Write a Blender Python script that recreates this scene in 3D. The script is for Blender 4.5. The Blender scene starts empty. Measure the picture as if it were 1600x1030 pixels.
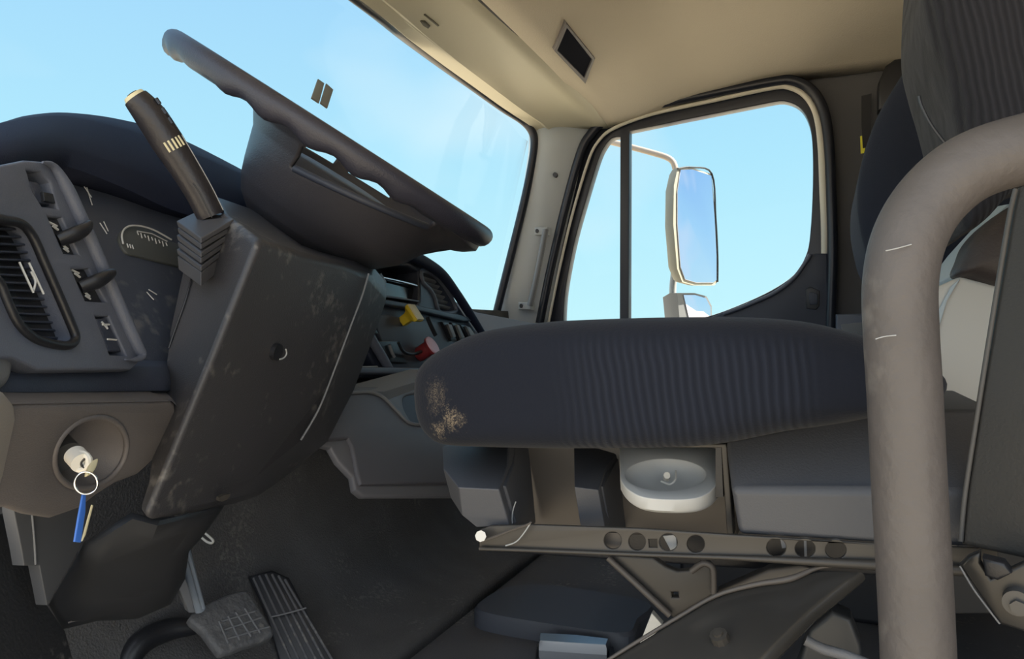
import bpy, bmesh, math, random
from mathutils import Vector, Matrix, noise
random.seed(7)
PI = math.pi
C = bpy.context.scene.collection
SC = bpy.context.scene

# ------------------------------------------------------------------ camera, world, sun, exposure
F = 1150.0                      # focal length in pixels of the 1600 wide frame
EYE = 0.50                      # eye height above the cab floor
YAW = math.atan(490 / F)        # camera is turned towards the windshield; +Y runs across the cab, -X is forward
cd = bpy.data.cameras.new('camera'); cam = bpy.data.objects.new('camera', cd); C.objects.link(cam)
cam.location = (0, 0, EYE); cam.rotation_euler = (PI / 2, 0, YAW)
cd.sensor_width = 36; cd.lens = F / 1600 * 36; cd.clip_start = 0.02; cd.clip_end = 500
SC.camera = cam
SC.view_settings.view_transform = 'Standard'; SC.view_settings.look = 'None'
SC.view_settings.gamma = 1; SC.view_settings.exposure = 0.0; SC.view_settings.use_curve_mapping = False

w = bpy.data.worlds.new('sky'); SC.world = w; w.use_nodes = True
nt = w.node_tree; nt.nodes.clear()
tc = nt.nodes.new('ShaderNodeTexCoord'); sp = nt.nodes.new('ShaderNodeSeparateXYZ')
nt.links.new(tc.outputs['Generated'], sp.inputs[0])
rp = nt.nodes.new('ShaderNodeValToRGB'); e = rp.color_ramp.elements
e[0].position = 0.0; e[0].color = (.60, .95, 1.0, 1)
e[1].position = 0.62; e[1].color = (.30, .58, .96, 1)
k = e.new(0.22); k.color = (.46, .83, 1.0, 1)
nt.links.new(sp.outputs[2], rp.inputs[0])
ns = nt.nodes.new('ShaderNodeTexNoise'); ns.inputs['Scale'].default_value = 2.6; ns.inputs['Detail'].default_value = 2.5
mpp = nt.nodes.new('ShaderNodeMapping'); mpp.inputs['Scale'].default_value = (1, 1, 1.6); mpp.inputs['Location'].default_value = (.35, .1, .2)
nt.links.new(tc.outputs['Generated'], mpp.inputs[0]); nt.links.new(mpp.outputs[0], ns.inputs[0])
cr = nt.nodes.new('ShaderNodeValToRGB'); cr.color_ramp.elements[0].position = .50; cr.color_ramp.elements[1].position = .64
cr.color_ramp.elements[1].color = (.5, .5, .5, 1)
nt.links.new(ns.outputs[0], cr.inputs[0])
mx = nt.nodes.new('ShaderNodeMix'); mx.data_type = 'RGBA'
nt.links.new(cr.outputs[0], mx.inputs[0]); nt.links.new(rp.outputs[0], mx.inputs[6]); mx.inputs[7].default_value = (.78, .95, 1, 1)
# added fill light: sky brightened and whitened behind the camera, on the open-door side
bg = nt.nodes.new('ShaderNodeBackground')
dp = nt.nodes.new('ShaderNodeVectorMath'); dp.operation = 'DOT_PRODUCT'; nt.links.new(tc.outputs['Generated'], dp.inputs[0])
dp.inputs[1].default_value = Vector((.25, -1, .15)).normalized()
fill_ = nt.nodes.new('ShaderNodeMapRange'); fill_.interpolation_type = 'SMOOTHSTEP'
fill_.inputs[1].default_value = .0; fill_.inputs[2].default_value = .8; fill_.inputs[3].default_value = 1.0; fill_.inputs[4].default_value = 2.3
nt.links.new(dp.outputs['Value'], fill_.inputs[0]); nt.links.new(fill_.outputs[0], bg.inputs[1])
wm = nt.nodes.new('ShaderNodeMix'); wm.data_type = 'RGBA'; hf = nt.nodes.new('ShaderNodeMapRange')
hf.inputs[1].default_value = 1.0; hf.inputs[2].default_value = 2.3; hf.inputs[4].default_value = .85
nt.links.new(fill_.outputs[0], hf.inputs[0]); nt.links.new(hf.outputs[0], wm.inputs[0]); nt.links.new(mx.outputs[2], wm.inputs[6]); wm.inputs[7].default_value = (.66, .68, .72, 1)
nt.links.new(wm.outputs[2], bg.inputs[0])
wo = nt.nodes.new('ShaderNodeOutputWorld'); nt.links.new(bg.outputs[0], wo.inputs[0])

sd = bpy.data.lights.new('sun', 'SUN'); sun = bpy.data.objects.new('sun', sd); C.objects.link(sun)
sd.energy = 16.0; sd.color = (1.0, .90, .74); sd.angle = math.radians(.6)
sun.rotation_euler = Vector((.75, .30, 1.0)).to_track_quat('Z', 'Y').to_euler()

# ------------------------------------------------------------------ pixel rays
_f = Vector((-math.sin(YAW), math.cos(YAW), 0)); _r = Vector((math.cos(YAW), math.sin(YAW), 0))
CAM = Vector((0, 0, EYE))
def ray(px, py): return _f + _r * ((px - 800) / F) + Vector((0, 0, (515 - py) / F))
def D(px, py, d): return CAM + ray(px, py) * d
def PY(px, py, Y): r = ray(px, py); return CAM + r * (Y / r.y)
def PX(px, py, X): r = ray(px, py); return CAM + r * (X / r.x)
def PZ(px, py, Z): r = ray(px, py); return CAM + r * ((Z - EYE) / r.z)
def pln(a, b, c):
    """a real plane through three points given as (px, py, distance)"""
    A, B, Q = D(*a), D(*b), D(*c); n = (B - A).cross(Q - A).normalized()
    def f(px, py, off=0.0):
        r = ray(px, py); q = CAM + r * ((A - CAM).dot(n) / r.dot(n))
        s = -1 if n.dot(r) > 0 else 1
        return q + n * s * off            # off > 0: towards the viewer side of the plane
    f.n = n if n.dot(ray(a[0], a[1])) < 0 else -n
    return f
def planeY(Y): 
    f = lambda px, py, off=0.0: PY(px, py, Y) + Vector((0, -off, 0))
    f.n = Vector((0, -1, 0)); return f

# ------------------------------------------------------------------ materials
MATS = {}
def mat(name, col, rough=.6, metal=0.0, bump=0.0, bscale=60., var=0.0, vscale=6., spec=.5, coat=0.0, dust=0.0, dscale=140.):
    if name in MATS: return MATS[name]
    m = bpy.data.materials.new(name); m.use_nodes = True; t = m.node_tree; b = t.nodes['Principled BSDF']
    b.inputs['Roughness'].default_value = rough; b.inputs['Metallic'].default_value = metal
    b.inputs['Specular IOR Level'].default_value = spec; b.inputs['Coat Weight'].default_value = coat
    b.inputs['Base Color'].default_value = (*col, 1)
    g = t.nodes.new('ShaderNodeNewGeometry')
    last = None
    if var:
        n = t.nodes.new('ShaderNodeTexNoise'); n.inputs['Scale'].default_value = vscale; n.inputs['Detail'].default_value = 5
        t.links.new(g.outputs['Position'], n.inputs[0])
        x = t.nodes.new('ShaderNodeMix'); x.data_type = 'RGBA'; t.links.new(n.outputs[0], x.inputs[0])
        x.inputs[6].default_value = (*[c * (1 - var) for c in col], 1); x.inputs[7].default_value = (*[min(1, c * (1 + var)) for c in col], 1)
        last = x.outputs[2]
    if dust:
        n = t.nodes.new('ShaderNodeTexNoise'); n.inputs['Scale'].default_value = dscale; n.inputs['Detail'].default_value = 3
        t.links.new(g.outputs['Position'], n.inputs[0])
        n2 = t.nodes.new('ShaderNodeTexNoise'); n2.inputs['Scale'].default_value = 9; t.links.new(g.outputs['Position'], n2.inputs[0])
        mu = t.nodes.new('ShaderNodeMath'); mu.operation = 'MULTIPLY'; t.links.new(n.outputs[0], mu.inputs[0]); t.links.new(n2.outputs[0], mu.inputs[1])
        r = t.nodes.new('ShaderNodeMapRange'); r.inputs[1].default_value = .33; r.inputs[2].default_value = .44; r.inputs[4].default_value = dust
        t.links.new(mu.outputs[0], r.inputs[0])
        x = t.nodes.new('ShaderNodeMix'); x.data_type = 'RGBA'; t.links.new(r.outputs[0], x.inputs[0])
        if last: t.links.new(last, x.inputs[6])
        else: x.inputs[6].default_value = (*col, 1)
        x.inputs[7].default_value = (.33, .31, .28, 1); last = x.outputs[2]
    if last: t.links.new(last, b.inputs['Base Color'])
    if bump:
        n = t.nodes.new('ShaderNodeTexNoise'); n.inputs['Scale'].default_value = bscale; n.inputs['Detail'].default_value = 4
        t.links.new(g.outputs['Position'], n.inputs[0])
        bp = t.nodes.new('ShaderNodeBump'); bp.inputs['Strength'].default_value = bump; bp.inputs['Distance'].default_value = .002
        t.links.new(n.outputs[0], bp.inputs['Height']); t.links.new(bp.outputs[0], b.inputs['Normal'])
    MATS[name] = m; return m

navy = mat('navy_plastic', (.040, .048, .072), .45, bump=.25, bscale=900, var=.12)
hoodm = mat('dark_navy_vinyl', (.014, .019, .042), .7, bump=.3, bscale=700, spec=.3)
slate = mat('slate_plastic', (.120, .133, .172), .42, bump=.2, bscale=900, var=.08)
colm = mat('column_plastic', (.058, .057, .062), .42, bump=.25, bscale=800, var=.18, dust=.35, dscale=90)
taupe = mat('taupe_plastic', (.150, .138, .137), .5, bump=.2, bscale=900, var=.05)
ltaupe = mat('light_taupe_plastic', (.42, .39, .36), .5, bump=.2, bscale=900)
grey = mat('grey_plastic', (.20, .205, .215), .5, bump=.2, bscale=900, var=.06)
lgrey = mat('pale_grey_plastic', (.42, .43, .43), .5, bump=.15, bscale=900)
black = mat('black_plastic', (.018, .019, .023), .4, bump=.1, bscale=500)
gloss = mat('gloss_black', (.012, .014, .020), .08)
rubber = mat('black_rubber', (.018, .021, .032), .35)
carpet = mat('dark_carpet', (.115, .112, .112), .95, bump=.9, bscale=350, var=.35, vscale=12, dust=.30, dscale=160)
matm = mat('floor_mat_rubber', (.120, .120, .128), .75, bump=.4, bscale=400, var=.25, vscale=7, dust=.5, dscale=130)
liner = mat('headliner', (.68, .61, .48), .85, bump=.3, bscale=300, var=.04, vscale=3)
visorm = mat('beige_trim', (.60, .56, .42), .6, bump=.15, bscale=500)
pillar = mat('grey_beige_trim', (.56, .60, .63), .6, bump=.15, bscale=600)
wallm = mat('dark_grey_trim', (.115, .115, .12), .75, bump=.3, bscale=500)
brown = mat('brown_grey_paint', (.055, .050, .044), .45, var=.1, vscale=20)
tan = mat('tan_grey_plastic', (.100, .088, .078), .45, var=.05)
blk_side = mat('slate_block_plastic', (.086, .090, .102), .5, bump=.15, bscale=700)
white = mat('white_plastic', (.80, .78, .72), .35)
whitep = mat('off_white_panel', (.66, .65, .61), .5)
cream = mat('cream_highlight_strip', (.78, .74, .62), .4)
steel = mat('brushed_steel', (.55, .56, .58), .28, metal=1.0)
chrome = mat('chrome', (.85, .86, .88), .12, metal=1.0)
tubem = mat('grey_powder_coated_tube', (.105, .094, .090), .55, bump=.45, bscale=140, var=.20, vscale=22, dust=.25, dscale=60)
yellow = mat('yellow_plastic', (.72, .52, .03), .4)
red = mat('red_plastic', (.24, .025, .03), .45)
pink = mat('worn_pink_face', (.62, .42, .52), .5)
creamk = mat('worn_cream_face', (.72, .65, .42), .5)
blue = mat('blue_plastic', (.05, .17, .62), .35)
mark = mat('pale_marking', (.62, .62, .60), .5)
leather = mat('brown_leather', (.060, .048, .046), .5, bump=.3, bscale=300)
navyf = mat('plain_navy_fabric', (.018, .024, .042), .95, bump=.4, bscale=600)
mirror = mat('mirror_glass', (.80, .80, .95), .03, metal=1.0)
leverm = mat('lever_plastic', (.024, .022, .026), .36, bump=.2, bscale=300)
dialm = mat('dial_face', (.09, .095, .09), .35)
dirt = mat('dry_ground', (.50, .43, .33), .95, var=.2, vscale=.6)
plank = mat('dark_side_cover', (.042, .041, .039), .55, bump=.2, bscale=500)
patch = mat('taupe_adhesive_pad', (.20, .19, .15), .7)

def fabric(name, base, rib_axis, region=None, spots=False, freq=95.):
    m = bpy.data.materials.new(name); m.use_nodes = True; t = m.node_tree; b = t.nodes['Principled BSDF']
    b.inputs['Roughness'].default_value = .95; b.inputs['Sheen Weight'].default_value = .08; b.inputs['Sheen Roughness'].default_value = .5
    b.inputs['Specular IOR Level'].default_value = .2
    g = t.nodes.new('ShaderNodeNewGeometry')
    mp = t.nodes.new('ShaderNodeMapping'); mp.inputs['Rotation'].default_value = rib_axis
    t.links.new(g.outputs['Position'], mp.inputs[0])
    wv = t.nodes.new('ShaderNodeTexWave'); wv.wave_type = 'BANDS'; wv.bands_direction = 'X'
    wv.inputs['Scale'].default_value = freq / 3.14; wv.inputs['Distortion'].default_value = 5.0; wv.inputs['Detail'].default_value = 2.0
    wv.inputs['Detail Scale'].default_value = .30
    t.links.new(mp.outputs[0], wv.inputs[0])
    nz = t.nodes.new('ShaderNodeTexNoise'); nz.inputs['Scale'].default_value = 450; nz.inputs['Detail'].default_value = 4
    t.links.new(g.outputs['Position'], nz.inputs[0])
    sx = t.nodes.new('ShaderNodeSeparateXYZ'); t.links.new(g.outputs['Position'], sx.inputs[0])
    h = wv.outputs['Fac']
    if region:                       # the cover is smooth on its front and ribbed over the rest
        mr = t.nodes.new('ShaderNodeMapRange'); mr.inputs[1].default_value = region[0]; mr.inputs[2].default_value = region[1]; mr.interpolation_type = 'SMOOTHSTEP'
        t.links.new(sx.outputs[0], mr.inputs[0])
        mr2 = t.nodes.new('ShaderNodeMapRange'); mr2.inputs[1].default_value = region[3]; mr2.inputs[2].default_value = region[2]; mr2.interpolation_type = 'SMOOTHSTEP'
        t.links.new(sx.outputs[0], mr2.inputs[0])
        m1 = t.nodes.new('ShaderNodeMath'); m1.operation = 'MULTIPLY'; t.links.new(mr.outputs[0], m1.inputs[0]); t.links.new(mr2.outputs[0], m1.inputs[1])
        m2 = t.nodes.new('ShaderNodeMath'); m2.operation = 'MULTIPLY'; t.links.new(m1.outputs[0], m2.inputs[0]); t.links.new(h, m2.inputs[1])
        mz = t.nodes.new('ShaderNodeMapRange'); mz.inputs[1].default_value = region[4]; mz.inputs[2].default_value = region[5]; mz.interpolation_type = 'SMOOTHSTEP'
        t.links.new(sx.outputs[2], mz.inputs[0]); m3 = t.nodes.new('ShaderNodeMath'); m3.operation = 'MULTIPLY'
        t.links.new(m2.outputs[0], m3.inputs[0]); t.links.new(mz.outputs[0], m3.inputs[1]); h = m3.outputs[0]
    ad = t.nodes.new('ShaderNodeMath'); ad.operation = 'MULTIPLY_ADD'; ad.inputs[1].default_value = .30
    t.links.new(nz.outputs[0], ad.inputs[0]); t.links.new(h, ad.inputs[2])
    bp = t.nodes.new('ShaderNodeBump'); bp.inputs['Strength'].default_value = .5; bp.inputs['Distance'].default_value = .0026
    t.links.new(ad.outputs[0], bp.inputs['Height']); t.links.new(bp.outputs[0], b.inputs['Normal'])
    x = t.nodes.new('ShaderNodeMix'); x.data_type = 'RGBA'; t.links.new(h, x.inputs[0])
    x.inputs[6].default_value = (*base, 1); x.inputs[7].default_value = (*[c * 1.45 + .002 for c in base], 1)
    last = x.outputs[2]
    if spots:
        for (cx, cz, rx, rz, amt) in spots:
            vm = t.nodes.new('ShaderNodeCombineXYZ')
            for i, (o, c0, r0) in enumerate(((0, cx, rx), (2, cz, rz))):
                s1 = t.nodes.new('ShaderNodeMath'); s1.operation = 'SUBTRACT'; t.links.new(sx.outputs[o], s1.inputs[0]); s1.inputs[1].default_value = c0
                s2 = t.nodes.new('ShaderNodeMath'); s2.operation = 'DIVIDE'; t.links.new(s1.outputs[0], s2.inputs[0]); s2.inputs[1].default_value = r0
                t.links.new(s2.outputs[0], vm.inputs[i])
            ln = t.nodes.new('ShaderNodeVectorMath'); ln.operation = 'LENGTH'; t.links.new(vm.outputs[0], ln.inputs[0])
            n3 = t.nodes.new('ShaderNodeTexNoise'); n3.inputs['Scale'].default_value = 190; n3.inputs['Detail'].default_value = 6; n3.inputs['Roughness'].default_value = .7
            t.links.new(g.outputs['Position'], n3.inputs[0])
            mm = t.nodes.new('ShaderNodeMath'); mm.operation = 'MULTIPLY_ADD'; mm.inputs[1].default_value = -3.4; t.links.new(n3.outputs[0], mm.inputs[0]); t.links.new(ln.outputs['Value'], mm.inputs[2])
            rr = t.nodes.new('ShaderNodeMapRange'); rr.inputs[1].default_value = -.65; rr.inputs[2].default_value = -1.6; rr.inputs[4].default_value = amt
            t.links.new(mm.outputs[0], rr.inputs[0])
            n4 = t.nodes.new('ShaderNodeTexNoise'); n4.inputs['Scale'].default_value = 900; n4.inputs['Detail'].default_value = 2; t.links.new(g.outputs['Position'], n4.inputs[0])
            r4 = t.nodes.new('ShaderNodeMapRange'); r4.inputs[1].default_value = .40; r4.inputs[2].default_value = .62; t.links.new(n4.outputs[0], r4.inputs[0])
            m4 = t.nodes.new('ShaderNodeMath'); m4.operation = 'MULTIPLY'; t.links.new(rr.outputs[0], m4.inputs[0]); t.links.new(r4.outputs[0], m4.inputs[1])
            y = t.nodes.new('ShaderNodeMix'); y.data_type = 'RGBA'; t.links.new(m4.outputs[0], y.inputs[0]); t.links.new(last, y.inputs[6]); y.inputs[7].default_value = (.55, .44, .30, 1)
            last = y.outputs[2]
    t.links.new(last, b.inputs['Base Color'])
    MATS[name] = m; return m

def glassmat():
    m = bpy.data.materials.new('clear_glass'); m.use_nodes = True; t = m.node_tree; t.nodes.clear()
    tr = t.nodes.new('ShaderNodeBsdfTransparent'); tr.inputs[0].default_value = (.97, .99, 1, 1)
    gl = t.nodes.new('ShaderNodeBsdfGlossy'); gl.inputs['Roughness'].default_value = .02
    fr = t.nodes.new('ShaderNodeFresnel'); fr.inputs[0].default_value = 1.12
    ms = t.nodes.new('ShaderNodeMixShader'); o = t.nodes.new('ShaderNodeOutputMaterial')
    t.links.new(fr.outputs[0], ms.inputs[0]); t.links.new(tr.outputs[0], ms.inputs[1]); t.links.new(gl.outputs[0], ms.inputs[2]); t.links.new(ms.outputs[0], o.inputs[0])
    return m
glass = glassmat()

# ------------------------------------------------------------------ object helpers
ORG = {}
def thing(name, label, cat, loc=(0, 0, 0), group=None):
    o = bpy.data.objects.new(name, None); C.objects.link(o); o.location = loc; o.empty_display_size = .05
    o['label'] = label; o['category'] = cat
    if group: o['group'] = group
    ORG[o.name] = Vector(loc); return o
def tag(o, label=None, cat=None, group=None, kind=None):
    if label: o['label'] = label
    if cat: o['category'] = cat
    if group: o['group'] = group
    if kind: o['kind'] = kind
    return o
def link(name, me, m, parent=None, bevel=0, solid=0, sub=0, ang=35, segs=3):
    org = ORG.get(parent.name, Vector()) if parent else None
    if parent is None:
        org = sum((v.co for v in me.vertices), Vector()) / max(1, len(me.vertices))
    me.transform(Matrix.Translation(-org))
    o = bpy.data.objects.new(name, me); C.objects.link(o)
    if parent: o.parent = parent; ORG[o.name] = org
    else: o.location = org; ORG[o.name] = org
    me.materials.clear(); me.materials.append(m)
    for p in me.polygons: p.use_smooth = True
    me.set_sharp_from_angle(angle=math.radians(ang))
    if solid:
        s = o.modifiers.new('s', 'SOLIDIFY'); s.thickness = abs(solid); s.offset = -1 if solid > 0 else 1
    if bevel:
        b = o.modifiers.new('b', 'BEVEL'); b.width = bevel; b.segments = segs; b.limit_method = 'ANGLE'; b.angle_limit = math.radians(30); b.harden_normals = True
    if sub:
        s = o.modifiers.new('u', 'SUBSURF'); s.levels = sub; s.render_levels = sub
    return o
def raw(verts, faces):
    me = bpy.data.meshes.new('m'); me.from_pydata([tuple(v) for v in verts], [], faces)
    bm = bmesh.new(); bm.from_mesh(me); bmesh.ops.remove_doubles(bm, verts=bm.verts, dist=1e-6)
    bmesh.ops.recalc_face_normals(bm, faces=bm.faces); bm.to_mesh(me); bm.free(); return me
def cr_(pts, n=6, closed=True):
    """Catmull-Rom smoothing of tuples or vectors"""
    P = [Vector(p) for p in pts]; N = len(P); out = []
    for i in range(N if closed else N - 1):
        a, b, c, d = (P[(i - 1) % N], P[i], P[(i + 1) % N], P[(i + 2) % N]) if closed else (P[max(i - 1, 0)], P[i], P[i + 1], P[min(i + 2, N - 1)])
        for k in range(n):
            t = k / n
            out.append(.5 * ((2 * b) + (c - a) * t + (2 * a - 5 * b + 4 * c - d) * t * t + (3 * b - a - 3 * c + d) * t ** 3))
    if not closed: out.append(P[-1].copy())
    return out
def ell(cx, cy, rx, ry, n=32, rot=0):
    return [(cx + rx * math.cos(a) * math.cos(rot) - ry * math.sin(a) * math.sin(rot), cy + rx * math.cos(a) * math.sin(rot) + ry * math.sin(a) * math.cos(rot)) for a in [2 * PI * i / n for i in range(n)]]
def plate_mesh(pl, pts, thick, holes=(), bevel=.0, off=0.0):
    """outline in pixels on a real plane, extruded away from the viewer; holes are real holes"""
    n = pl.n; P3 = [pl(p[0], p[1], off) for p in pts]; o = P3[0]
    u = (P3[len(P3) // 3] - o).normalized(); v = n.cross(u).normalized(); u = v.cross(n)
    cu = bpy.data.curves.new('t', 'CURVE'); cu.dimensions = '2D'; cu.fill_mode = 'BOTH'
    def add(Q):
        s = cu.splines.new('POLY'); s.points.add(len(Q) - 1); s.use_cyclic_u = True
        for i, q in enumerate(Q):
            d = q - o; s.points[i].co = (d.dot(u), d.dot(v), 0, 1)
    add(P3)
    for h in holes: add([pl(p[0], p[1], off) for p in h])
    bevel = min(bevel, thick / 2.01)
    cu.extrude = max(thick / 2 - bevel, 1e-5); cu.bevel_depth = bevel; cu.bevel_resolution = 2; cu.offset = -bevel
    ob = bpy.data.objects.new('t', cu); C.objects.link(ob)
    dg = bpy.context.evaluated_depsgraph_get(); me = bpy.data.meshes.new_from_object(ob.evaluated_get(dg))
    bpy.data.objects.remove(ob); bpy.data.curves.remove(cu)
    bm = bmesh.new(); bm.from_mesh(me); bmesh.ops.remove_doubles(bm, verts=bm.verts, dist=2e-6); bmesh.ops.recalc_face_normals(bm, faces=bm.faces)
    bm.to_mesh(me); bm.free()
    M = Matrix(((u.x, v.x, n.x, 0), (u.y, v.y, n.y, 0), (u.z, v.z, n.z, 0), (0, 0, 0, 1)))
    me.transform(Matrix.Translation(o - n * thick / 2) @ M); return me
def plate(name, pl, pts, thick, m, parent=None, holes=(), bevel=.002, off=0.0, ang=35):
    return link(name, plate_mesh(pl, pts, thick, holes, bevel, off), m, parent, ang=ang)
def join(meshes):
    bm = bmesh.new()
    for me in meshes: bm.from_mesh(me)
    me = bpy.data.meshes.new('j'); bm.to_mesh(me); bm.free(); return me
def tube_mesh(pts, rad, segs=14, smooth=5, closed=False, flat=1.0):
    P = cr_(pts, smooth, closed) if smooth else [Vector(p) for p in pts]; N = len(P)
    if not hasattr(rad, '__len__'): R = [rad] * N
    else: R = [rad[min(int(x), len(rad) - 2)] * (1 - (x - min(int(x), len(rad) - 2))) + rad[min(int(x), len(rad) - 2) + 1] * (x - min(int(x), len(rad) - 2)) for x in [i / (N - 1) * (len(rad) - 1) for i in range(N)]]
    V = []; Fc = []; nrm = None
    for i in range(N):
        t = ((P[(i + 1) % N] - P[i - 1]) if closed else (P[min(i + 1, N - 1)] - P[max(i - 1, 0)])).normalized()
        if nrm is None: nrm = t.orthogonal().normalized()
        nrm = (nrm - t * nrm.dot(t)).normalized(); b = t.cross(nrm)
        for k in range(segs):
            a = 2 * PI * k / segs; V.append(P[i] + (nrm * math.cos(a) + b * math.sin(a) * flat) * R[i])
    for i in range(N if closed else N - 1):
        j = (i + 1) % N
        for k in range(segs): Fc.append((i * segs + k, i * segs + (k + 1) % segs, j * segs + (k + 1) % segs, j * segs + k))
    if not closed: Fc.append(tuple(range(segs))); Fc.append(tuple((N - 1) * segs + k for k in range(segs)))
    return raw(V, Fc)
def tube(name, pts, rad, m, parent=None, **k): return link(name, tube_mesh(pts, rad, **k), m, parent, ang=50)
def loft_mesh(rings, cap=True):
    n = len(rings[0]); V = [v for r in rings for v in r]; Fc = []
    for i in range(len(rings) - 1):
        for k in range(n): Fc.append((i * n + k, i * n + (k + 1) % n, (i + 1) * n + (k + 1) % n, (i + 1) * n + k))
    if cap: Fc.append(tuple(range(n))); Fc.append(tuple((len(rings) - 1) * n + k for k in range(n)))
    return raw(V, Fc)
def loft(name, rings, m, parent=None, cap=True, **k): return link(name, loft_mesh(rings, cap), m, parent, **k)
def grid_mesh(rows):
    n = len(rows[0]); V = [v for r in rows for v in r]
    return raw(V, [(i * n + k, i * n + k + 1, (i + 1) * n + k + 1, (i + 1) * n + k) for i in range(len(rows) - 1) for k in range(n - 1)])
def box_mesh(x0, x1, y0, y1, z0, z1):
    V = [(x, y, z) for x in (x0, x1) for y in (y0, y1) for z in (z0, z1)]
    return raw(V, [(0, 1, 3, 2), (4, 5, 7, 6), (0, 1, 5, 4), (2, 3, 7, 6), (0, 2, 6, 4), (1, 3, 7, 5)])
def cyl_mesh(a, b, r0, r1=None, n=24):
    return tube_mesh([a, b], [r0, r0 if r1 is None else r1], segs=n, smooth=0)
def facets(front, faces, back):
    """front points (px,py,d) joined by faces, boundary carried back by a vector and closed"""
    P = [D(*p) for p in front]; edges = {}
    for f in faces:
        for i in range(len(f)):
            a, b = f[i], f[(i + 1) % len(f)]
            if (b, a) in edges: del edges[(b, a)]
            else: edges[(a, b)] = 1
    N = len(P); V = P + [p + Vector(back) for p in P]
    Fc = list(faces) + [tuple(i + N for i in reversed(f)) for f in faces] + [(b, a, a + N, b + N) for (a, b) in edges]
    return raw(V, Fc)
S = 'structure'

# ------------------------------------------------------------------ setting
g = link('ground', grid_mesh([[Vector((x, y, -1.05)) for x in (-60, 0, 60)] for y in (-60, 0, 60)]), dirt); tag(g, kind=S)
link('floor', box_mesh(-.86, .62, .16, 2.02, -.05, 0), matm, bevel=.004)['kind'] = S
# ceiling: flat crown with coves down to the sides and to the header
rows = []
def croof(x):            # height of the roof centre
    t = min(1, max(0, (x + .57) / .26)); return EYE + .615 + .135 * (t * t * (3 - 2 * t)) - .05 * max(0, (x - .25) / .4)
for i in range(29):
    x = -.57 + i * (1.20 / 28); zc = croof(x); zs = EYE + .585 + .07 * min(1, max(0, (x + .57) / .45))
    row = []
    for j in range(41):
        y = .12 + 1.88 * j / 40; u = (y - 1.06) / .94
        row.append(Vector((x, y, zs + (zc - zs) * (1 - abs(u) ** 3.4))))
    rows.append(row)
cl = link('ceiling', grid_mesh(rows), liner, solid=.03, ang=60); cl['kind'] = S

# windshield opening edge, traced as a rail along the header and the right pillar
rail = []
for (px, py, Y) in [(775, 492, 1.90), (788, 440, 1.905), (803, 380, 1.91), (819, 315, 1.915), (830, 262, 1.92), (835, 225, 1.92), (831, 205, 1.915), (816, 188, 1.90), (785, 168, 1.84), (735, 132, 1.70), (690, 100, 1.55), (630, 55, 1.32), (572, 8, 1.10)]:
    rail.append(PY(px, py, Y))
rail += [Vector((rail[-1].x, .85, rail[-1].z + .004)), Vector((rail[-1].x + .01, .55, rail[-1].z)), Vector((rail[-1].x + .03, .20, rail[-1].z - .02))]
# overhead header shelf between the windshield and the ceiling
def uu(y): return 1 - ((y - 1.02) / .95) ** 2
hr = sorted(cr_(rail[6:], 5, False), key=lambda p: p.y)
def hfront(y):
    for a, b in zip(hr, hr[1:]):
        if a.y <= y <= b.y: return a.lerp(b, (y - a.y) / max(1e-6, b.y - a.y))
    return hr[0] if y < hr[0].y else hr[-1]
def hrear(y):
    pts = [(0.0, -.590, .600), (1.21, -.580, .600), (1.6, -.568, .588), (1.95, -.555, .570), (2.1, -.55, .56)]
    for a, b in zip(pts, pts[1:]):
        if a[0] <= y <= b[0]:
            t = (y - a[0]) / (b[0] - a[0]); return Vector((a[1] + (b[1] - a[1]) * t, y, EYE + a[2] + (b[2] - a[2]) * t))
rows = []
for j in range(49):
    y = .12 + 1.86 * j / 48; a, b = hfront(y), hrear(y); a = Vector((a.x, y, a.z)); row = [a + Vector((-.03, 0, .035)), a + Vector((.002, 0, .012))]
    for t, dz in ((.09, .000), (.22, .006), (.27, .000), (.33, .006), (.5, .010), (.7, .008), (.88, .002), (.97, .0), (1.0, .004)):
        row.append(a.lerp(b, t) + Vector((0, 0, dz)))
    row.append(b + Vector((.002, 0, .07))); rows.append(row)
hd = link('trim_1', grid_mesh(rows), visorm, solid=.012, ang=40); hd['kind'] = S
# raised lip of the sun shade stowed along the header
def hz(y, t, dz): 
    a, b = hfront(y), hrear(y); a = Vector((a.x, y, a.z)); return a.lerp(b, t) + Vector((0, 0, dz))
tube('trim_2', [hz(y, .25 , -.002) for y in (.2, .6, 1.0, 1.3, 1.5, 1.62)], [.011, .011, .011, .010, .008, .002], visorm, flat=.6)['kind'] = S
tube('trim_3', [hz(y, 1.0, .000) + Vector((.004, 0, 0)) for y in (.2, .6, 1.0, 1.4, 1.75)], [.0055, .0055, .0055, .0050, .001], black)['kind'] = S
ws = thing('window_1', 'curved windshield', 'window', (-1.0, 1.0, EYE)); ws['kind'] = S
del ws['label']; del ws['category']
tube('rubber_gasket', rail, .0115, rubber, ws, segs=12)
rows = []
for j in range(33):
    y = .14 + 1.78 * j / 32; q = max(0, uu(y)); top = Vector((-.775 - .035 * q, y, EYE + .555 + .035 * q)); bot = Vector((-.90 - .30 * q, y, EYE - .10))
    if y > 1.86: top = Vector((-.77, y, EYE + .53))
    rows.append([top.lerp(bot, k / 10) for k in range(11)])
link('pane', grid_mesh(rows), glass, ws)

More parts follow.
